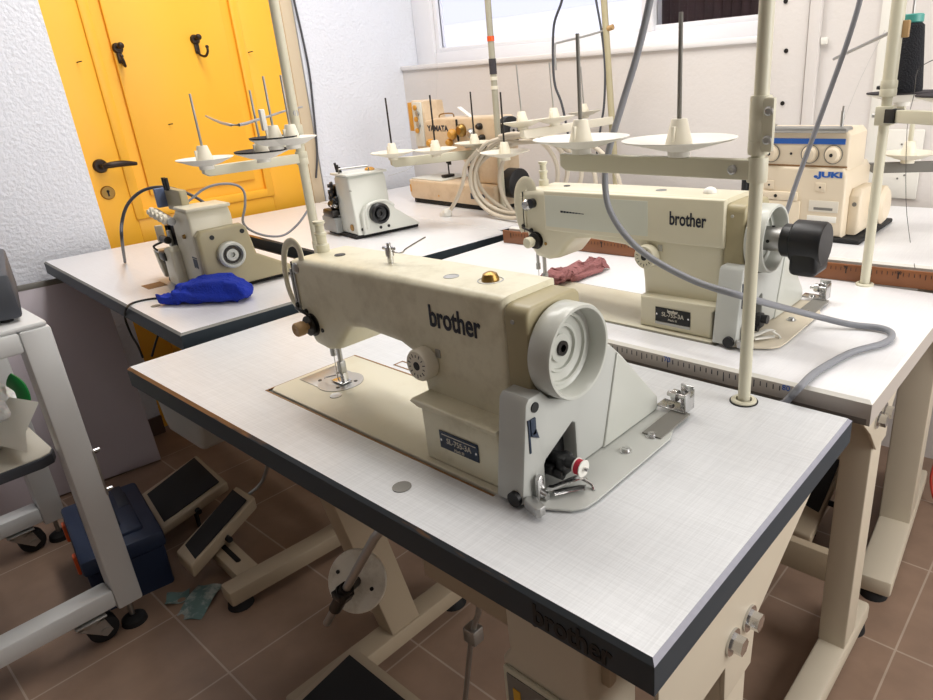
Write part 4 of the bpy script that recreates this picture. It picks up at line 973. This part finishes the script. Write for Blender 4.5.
cable('thin_cord', 'black cord end dangling below the left table corner', [at(u, v, y=.19) for u, v in ((158, 336), (155, 345), (152, 356))], .0028, 'blackink')
# coil of cable
ctr = loc_of(Bs, Vector((0, 0, 0)))
coil = thing('cable_coil', 'cream cable coil with a plug hung on the taped grey pole', 'cable coil', at(540, 150, y=Bb.y - .08))
def cl(u, v, dy=0.): return at(u, v, y=Bb.y - .09 + dy) - coil.location
loops = []
for k, (cx, cy, rx, ry, tilt) in enumerate(((514, 176, 44, 42, -.35), (521, 174, 47, 39, -.25), (527, 178, 55, 36, -.15), (536, 177, 60, 40, .15), (560, 185, 62, 50, .35))):
    n = 22
    for i in range(n):
        a = -PI / 2 + 2 * PI * i / n
        u = rx * math.cos(a); v = ry * math.sin(a)
        loops.append(cl(cx + u * math.cos(tilt) - v * math.sin(tilt), cy + u * math.sin(tilt) + v * math.cos(tilt), -.03 + .018 * k + .01 * math.sin(3 * a + k)))
loops = loops[:-4]
MB().tube(loops, .0072, 10, 3).build('wound_cable', 'creamcable', coil)
MB().tube([cl(478, 150, -.04), cl(466, 165, -.05), cl(463, 182, -.055), cl(457, 198, -.06), cl(450, 211, -.06)], .0072, 10, 5).build('cable_tail', 'creamcable', coil)
pa, pb2 = cl(451, 209, -.06), cl(439, 222, -.065); dd = (pb2 - pa).normalized()
MB().tube([pa, pa + dd * .012, pa + dd * .02, pa + dd * .05, pa + dd * .056], [.008, .011, .018, .019, .016], 14, 0).build('plug_body', 'whiteplast', coil)
sd_ = dd.orthogonal().normalized()
MB().cyl(pa + dd * .056 + sd_ * .009, pa + dd * .075 + sd_ * .009, .0024, seg=10).cyl(pa + dd * .056 - sd_ * .009, pa + dd * .075 - sd_ * .009, .0024, seg=10).build('plug_pins', 'satin', coil)
# single threads
def thr(label, pts, m='whitethread', r=.0006): return cable('sewing_thread', label, pts, r, m, 'thread', 3)
thr('pale thread running down from the black cones to the far table', [at(u, v, y=y) for u, v, y in ((933, 60, 1.0), (918, 70, 1.0), (914, 95, 1.0), (907, 130, 1.35), (906, 200, 1.5))] + [at(910, 240, z=.829), at(915, 268, z=.829)], 'darkmetal', .0007)
thr('pale thread strung across the back wall to the overlock machine', [at(u, v, y=1.5) for u, v in ((885, 30), (860, 80), (842, 125))])
thr('fine thread hanging down the left of the window', [at(u, v, y=1.80) for u, v in ((432, 0), (437, 60), (436, 100), (432, 140))])
thr('fine thread from the far stand to the white overlock machine', [at(430, 142, z=1.0), at(415, 165, y=1.1), at(388, 176, y=1.0)])

# ================================================================ cloths
def crumple(name, label, cat, sx, sy, sz, loc, rz, m, seed, folds=5, amp=.18):
    rnd = random.Random(seed); t = bmesh.new(); bmesh.ops.create_uvsphere(t, u_segments=64, v_segments=32, radius=1)
    ph = [(rnd.uniform(2, 7), rnd.uniform(2, 7), rnd.uniform(0, 6.28), rnd.uniform(.4, 1)) for _ in range(folds)]
    for v in t.verts:
        x, y, z = v.co
        d = sum(w * math.sin(a * x + b * y + p + 2 * z) for a, b, p, w in ph) / folds
        k = 1 + amp * d * 2
        xx = math.copysign(abs(x) ** .38, x); yy = math.copysign(abs(y) ** .5, y)
        q = Vector((xx * sx * (1 + amp * .5 * d), yy * sy * (1 + amp * d), max(-.0, (z * .5 + .5)) * sz * k))
        e = noise.noise_vector(q * 45 + Vector((seed, 0, 0))) * .012 * amp * 3 + noise.noise_vector(q * 130) * .004 * amp * 3
        q += e; q.z = max(q.z, .0); v.co = q
    w = MB(); w._merge(t); o = w.build(name, m, angle=80); o.location = loc; o.rotation_euler = (0, 0, rz)
    return tag(o, label, cat)
crumple('folded_cloth', 'folded cobalt blue cloth lying on the left table', 'cloth', .098, .040, .054, (-1.462, .312, .7655), math.radians(36), 'blue', 3, 7, .2)
o = crumple('cloth_tail', 'x', 'x', .035, .025, .026, (0, 0, 0), math.radians(20), 'blue', 5)
base = bpy.data.objects['folded_cloth']; del o['label']; del o['category']; o.parent = base; o.matrix_parent_inverse = Matrix.Identity(4)
o.location = (-.105, -.012, 0); o.rotation_euler = (0, 0, 0)
crumple('fabric_scrap', 'crumpled dusty maroon fabric scrap beside the needle of the clean machine', 'cloth', .098, .036, .022, (-.748, .875, .788), math.radians(84), 'maroon', 11, 9, .42)

# ================================================================ under the tables at left
def pedal(label, corners, z0, z1, h=.03):
    """corners: front left, front right, back right, back left on the floor plan"""
    t = thing('foot_pedal', label, 'foot pedal', ((corners[0][0] + corners[2][0]) / 2, (corners[0][1] + corners[2][1]) / 2, 0), 0, 'foot pedals')
    def cr(ins, dz0, dz1):
        c = sum((Vector((*q, 0)) for q in corners), Vector()) / 4; out = []
        for i, q in enumerate(corners):
            v = Vector((*q, 0)); d = (c - v); v = v + d.normalized() * ins
            zz = z0 if i < 2 else z1
            out.append((v - t.location, zz))
        return out
    def slab(ins, a, b, bev):
        w = bmesh.new(); cs = cr(ins, a, b)
        lo = [w.verts.new((v.x, v.y, z + a)) for v, z in cs]; hi = [w.verts.new((v.x, v.y, z + b)) for v, z in cs]
        w.faces.new(lo[::-1]); w.faces.new(hi)
        for i in range(4): w.faces.new((lo[i], lo[(i + 1) % 4], hi[(i + 1) % 4], hi[i]))
        if bev: bmesh.ops.bevel(w, geom=w.edges[:], offset=bev, segments=3, profile=.5, affect='EDGES', clamp_overlap=True)
        q = MB(); q._merge(w); return q
    slab(0, -h, 0, .006).build('tray', 'pedalbeige', t)
    slab(.026, .0005, .004, .001).build('rubber_mat', 'blackmat', t)
    cs = cr(0, 0, 0)
    m1 = (cs[0][0] + cs[3][0]) / 2; m2 = (cs[1][0] + cs[2][0]) / 2; zz = (z0 + z1) / 2 - h * .7
    dd = (m2 - m1).normalized()
    for m_, s_ in ((m1, -1), (m2, 1)):
        b = MB(); q = m_ + dd * s_ * .004
        b.cyl((q.x - dd.x * .014, q.y - dd.y * .014, zz), (q.x + dd.x * .014, q.y + dd.y * .014, zz), .008, seg=14)
        q = m_ - dd * s_ * .03; b.cyl((q.x, q.y, zz), (q.x, q.y, 0), .006, seg=10)
        b.build('pivot', 'blackmat', t)
    return t, cs
pedal('wide black-topped foot pedal in a beige tray under the left table', [(-1.955, .135), (-1.715, .105), (-1.74, .325), (-2.0, .345)], .085, .115)
pt, cs = pedal('narrow tilted foot pedal between the wide pedal and the near table leg', [(-1.545, .078), (-1.445, .075), (-1.555, .322), (-1.662, .318)], .10, .135, .04)
q = cs[2][0]
MB().tube([(q.x - .05, q.y, .12), (q.x - .03, q.y + .04, .15), (q.x, q.y + .06, .22), (q.x + .02, q.y + .07, .30)], .005, 8, 3).build('linkage_rod', 'satin', pt)
pedal('black foot pedal on edge under the middle table at far right', [(-.30, 1.13), (-.205, 1.12), (-.215, 1.40), (-.31, 1.40)], .095, .19)
# toolbox
TB = thing('toolbox', 'dark blue plastic toolbox with orange latches behind the cart leg', 'toolbox', (-1.728, -.004, 0), math.radians(-9))
MB().prism([(-.15, .0), (.15, .0), (.165, .13), (-.165, .13)], 'y', -.09, .09, .008).build('body', 'navy', TB)
MB().box(-.170, .170, -.097, .097, .130, .178, .010).box(-.12, .12, -.06, .06, .170, .188, .008).build('lid', 'navy', TB)
MB().box(-.075, .075, -.012, .016, .188, .200, .006).box(-.075, -.06, -.012, .016, .178, .195, .003).box(.06, .075, -.012, .016, .178, .195, .003).build('handle', 'navy2', TB)
for x in (-.115, .075): MB().box(x - .014, x + .014, -.106, -.092, .098, .155, .005).build('latch', 'latch', TB)
MB().box(-.15, -.02, .03, .055, .188, .1895, .001).build('lid_recess', 'navy2', TB)
MB().box(.03, .13, -.055, -.03, .1885, .192, .001).build('lid_recess', 'navy2', TB)
MB().ball((.02, -.045, .192), .014, (1, 1, .7)).box(-.03, .01, -.05, -.04, .188, .197, .002).build('screw_tray', 'yellow', TB)
# paper scraps
def paper(name, label, p, sx, sy, rz, seed):
    rnd = random.Random(seed); w = bmesh.new(); bmesh.ops.create_grid(w, x_segments=12, y_segments=8, size=.5)
    for v in w.verts: v.co = Vector((v.co.x * sx, v.co.y * sy, .006 + .005 * math.sin(v.co.x * 5 + seed) + .003 * math.cos(v.co.y * 6 + seed)))
    bmesh.ops.solidify(w, geom=w.faces[:], thickness=.0012)
    q = MB(); q._merge(w); o = q.build(name, 'paper'); o.location = p; o.rotation_euler = (0, 0, rz); return tag(o, label, 'litter', 'paper scraps')
paper('paper_wrapper', 'larger crumpled green and white wrapper on the floor tiles', (-1.425, .065, 0), .125, .072, math.radians(128), 1)
paper('paper_wrapper', 'small torn green and white wrapper piece beside the larger one', (-1.485, .035, .0), .055, .045, math.radians(60), 4)

# ================================================================ white cart
K = thing('utility_cart', 'white metal cart on castors at the left edge', 'cart', (-1.497, -.070, 0))
X0, Y0 = -.58, -.60
tw = .058
for (x, y) in ((0, 0), (X0, 0), (0, Y0), (X0, Y0)):
    MB().box(x - tw / 2, x + tw / 2, y - tw / 2, y + tw / 2, .072, .81, .006, 2).build('leg', 'cart', K)
    MB().cyl((x, y, .02), (x, y, .075), .006, seg=12).build('foot_stem', 'satin', K)
    MB().lathe([(0, .024), (.014, .024), (.028, .014), (.030, 0), (0, 0)], (x, y, 0), (0, 0, 1), 20).build('levelling_foot', 'blackmat', K)
for x in (0, X0):
    MB().box(x - tw / 2, x + tw / 2, Y0, -tw / 2, .086, .134, .006, 2).build('lower_rail', 'cart', K)
    MB().box(x - tw / 2, x + tw / 2, Y0, -tw / 2, .765, .81, .006, 2).build('top_rail', 'cart', K)
for y in (0, Y0): MB().box(X0 + tw / 2, -tw / 2, y - tw / 2, y + tw / 2, .765, .81, .006, 2).build('top_rail', 'cart', K)
MB().box(X0 - .025, .025, Y0 - .025, .025, .81, .822, .005).build('top_board', 'cart', K)
MB().prism([(X0 + .03, Y0), (-.035, Y0), (-.035, -.06), (-.045, -.035), (-.07, -.025), (X0 + .03, -.025)], 'z', .475, .50, .002).build('shelf_edge', 'device', K)
MB().prism([(X0 + .032, Y0), (-.038, Y0), (-.038, -.06), (-.048, -.038), (-.07, -.028), (X0 + .032, -.028)], 'z', .500, .503, .001).build('shelf', 'cartshelf', K)
for x in (.0, X0):
    c = thing('x', 'x', 'x') if False else None
    yy = -.09
    MB().cyl((x, yy, .064), (x, yy, .082), .030, seg=20).box(x - .036, x + .036, yy - .034, yy + .034, .078, .0825, .002).prism([(yy - .028, .068), (yy + .028, .068), (yy + .038, .030), (yy + .022, .020)], 'x', x - .026, x - .021).prism([(yy - .028, .068), (yy + .028, .068), (yy + .038, .030), (yy + .022, .020)], 'x', x + .021, x + .026).build('castor_fork', 'satin', K)
    MB().cyl((x - .019, yy + .022, .0345), (x + .019, yy + .022, .0345), .034, seg=28, bev=.004).build('castor_wheel', 'blackmat', K)
    MB().cyl((x - .028, yy + .022, .0345), (x + .029, yy + .022, .0345), .010, seg=16).build('castor_hub', 'satin', K)
MB().box(.012, .030, .0255, .030, .38, .50, .001).build('side_strip', 'satin', K)
for z in (.39, .495): MB().screw((.021, .030, z), (0, 1, 0), .006, .012).build('strip_screw', 'steel', K)
DV = thing('label_printer', 'charcoal and pale grey boxy device on the cart top', 'device', (-1.505, -.075, .8225), math.radians(-12))
MB().box(-.36, .0, -.22, .0, .008, .105, .008).build('base_casing', 'device', DV)
MB().box(-.36, -.028, -.12, -.012, .105, .190, .020, 4).build('upper_casing', 'devicetop', DV)
for x, y in ((-.03, -.03), (-.33, -.03), (-.03, -.19), (-.33, -.19)): MB().cyl((x, y, 0), (x, y, .01), .012, seg=14).build('rubber_foot', 'blackmat', DV)
bg = bmesh.new(); bmesh.ops.create_icosphere(bg, subdivisions=5, radius=1)
for v in bg.verts:
    x, y, z = v.co
    n_ = math.sin(5 * x + 3 * y) * .10 + math.sin(9 * y + 4 * z + 1) * .08 + math.sin(13 * z + 7 * x) * .06 + math.sin(21 * x - 17 * y + 9 * z) * .035
    k = 1 + n_; v.co = Vector((x * .145 * k, y * .13 * k, max(-.78, z) * .085 * k + .066))
w = MB(); w._merge(bg); o = w.build('plastic_bag', 'bag', angle=80); o.location = (-1.755, -.225, .5790 - .0755)
tag(o, 'cloudy white plastic bag lying on the cart shelf', 'plastic bag')
w = MB().tube([(-.01, 0, -.02), (.012, .012, .01), (.016, .02, .035), (.006, .02, .062), (-.025, .012, .075)], .013, 10, 5, flat=(.5, 1.4))
o = w.build('tape_roll_piece', 'green'); o.location = at(17, 412, z=.56); tag(o, 'curved green plastic piece poking out of the plastic bag', 'plastic piece')
w = bmesh.new(); vs = [w.verts.new(q) for q in ((0, 0, 0), (.06, .05, -.015), (.13, .03, -.035), (.02, .10, .03), (-.05, .06, .04), (.03, -.05, .01))]
for t3 in ((0, 1, 3), (0, 3, 4), (0, 2, 1), (0, 5, 2)): w.faces.new([vs[i] for i in t3])
bmesh.ops.solidify(w, geom=w.faces[:], thickness=.001); q = MB(); q._merge(w); o = q.build('paper_sheet', 'whiteplast'); o.location = at(-10, 428, z=.57); tag(o, 'torn white paper sheet in front of the plastic bag', 'paper')
cable('red_cable', 'red cable end on the floor at the right edge', [at(938, 505, z=.006), at(933, 495, z=.03), at(931, 478, z=.06), at(935, 462, z=.08)], .004, mat('red_plastic', (176, 44, 30), .4))

# ---------------------------------------------------------------- pieces of a part hang under that part
NEST = {'wheel_bolt': 'handwheel', 'wheel_groove': 'handwheel', 'wheel_hub': 'handwheel', 'shaft_collar': 'handwheel', 'grub_screw': 'handwheel',
        'model_lettering': 'name_plate', 'rivet': 'name_plate', 'plate_rule': 'name_plate', 'serial_strip': 'name_plate', 'dial_hole': 'stitch_dial', 'dial_marks': 'stitch_dial',
        'tension_knob': 'tension_disc', 'needle': 'needle_bar', 'presser_foot': 'presser_bar', 'panel_stripe': 'printed_panel', 'plate_screw': 'needle_plate',
        'dial_pin': 'tension_dial', 'dial_shadow_ring': 'tension_dial', 'boss_hole': 'guide_boss', 'serial_bar': 'maker_plate', 'cover_screw': 'side_cover',
        'spool_pin': 'cone_holder', 'felt_pad': 'spool_disc', 'castor_wheel': 'castor_fork', 'castor_hub': 'castor_fork', 'foot_stem': 'leg', 'levelling_foot': 'leg',
        'rubber_foot': 'floor_beam', 'bolt': 'gusset', 'edge_lettering': 'edge_band', 'hole_plug': 'tabletop', 'dial_ring': 'dial', 'treadle_pad': 'treadle', 'rod_clamp': 'treadle_rod',
        'plate_hole': 'knee_plate', 'keyhole': 'escutcheon', 'strip_screw': 'side_strip', 'plug_pins': 'plug_body', 'rubber_mat': 'tray', 'bar_slot': 'pedal_bar', 'oil_sight_cap': 'oil_ring',
        'brand_lettering': 'arm', 'logo_dot': 'brand_lettering', 'cover_plug': 'belt_cover', 'tension_lever': 'belt_cover', 'cover_facet': 'belt_cover'}
bpy.context.view_layer.update()
def mid_of(o): return sum((Vector(c) for c in o.bound_box), Vector()) / 8
for root in [o for o in C.objects if o.parent is None]:
    kids = [o for o in root.children if o.type == 'MESH']
    for o in kids:
        want = NEST.get(o.name.split('.')[0])
        host = [k for k in kids if k.name.split('.')[0] == want and k.parent == root and k is not o]
        if host:
            o.parent = min(host, key=lambda k: (mid_of(k) - mid_of(o)).length)
for o in C.objects:
    n = o.name.split('.')[0]
    if o.parent is None and n in ('sewing_table', 'power_cable', 'sewing_machine', 'overlock_machine', 'air_hose', 'thin_cord', 'sewing_thread'):
        o['group'] = {'sewing_table': 'white sewing tables', 'power_cable': 'hanging power cables', 'sewing_machine': 'cream lockstitch machines', 'overlock_machine': 'overlock machines', 'air_hose': 'hoses at the cream overlock machine', 'thin_cord': 'black cords at the left table', 'sewing_thread': 'loose threads'}[n]

# ================================================================ light, camera, colour
def area(name, loc, rot, sx, sy, power, col=(1, 1, 1)):
    l = bpy.data.lights.new(name, 'AREA'); l.shape = 'RECTANGLE'; l.size = sx; l.size_y = sy; l.energy = power; l.color = col
    o = bpy.data.objects.new(name, l); C.objects.link(o); o.location = loc; o.rotation_euler = rot; return o
wd = bpy.data.worlds.new('sky'); bpy.context.scene.world = wd; wd.use_nodes = True
bgd = wd.node_tree.nodes['Background']; bgd.inputs[0].default_value = (.90, .93, 1, 1); bgd.inputs[1].default_value = 1.25
area('window_daylight', (-1.65, WIN + .3, 1.9), (math.radians(-78), 0, PI), 1.6, .9, 32, (.93, .96, 1))
area('right_fill_light', (1.57, .95, 1.15), (0, math.radians(84), 0), 1.9, 1.2, 46, (1, .98, .96))  # added fill light from the right; the wall there has no glazed door
for x, y, pw in ((-1.7, .75, 17), (-.1, .6, 9), (-.9, 1.2, 14)):
    area('ceiling_lamp', (x, y, 2.64), (0, 0, 0), 1.2, .3, pw, (1, .97, .93))
cam = bpy.data.cameras.new('camera'); cam.sensor_width = 36; cam.sensor_fit = 'HORIZONTAL'
cam.lens = 36 * CAM_F / 933; cam.shift_x = (466.5 - CAM_C[0]) / 933; cam.shift_y = (CAM_C[1] - 350) / 933; cam.clip_start = .02
co = bpy.data.objects.new('camera', cam); C.objects.link(co); co.location = CAM_L; co.rotation_euler = CAM_R
sc = bpy.context.scene; sc.camera = co
sc.view_settings.view_transform = 'Standard'; sc.view_settings.look = 'None'; sc.view_settings.gamma = 1; sc.view_settings.use_curve_mapping = False
sc.view_settings.exposure = .2
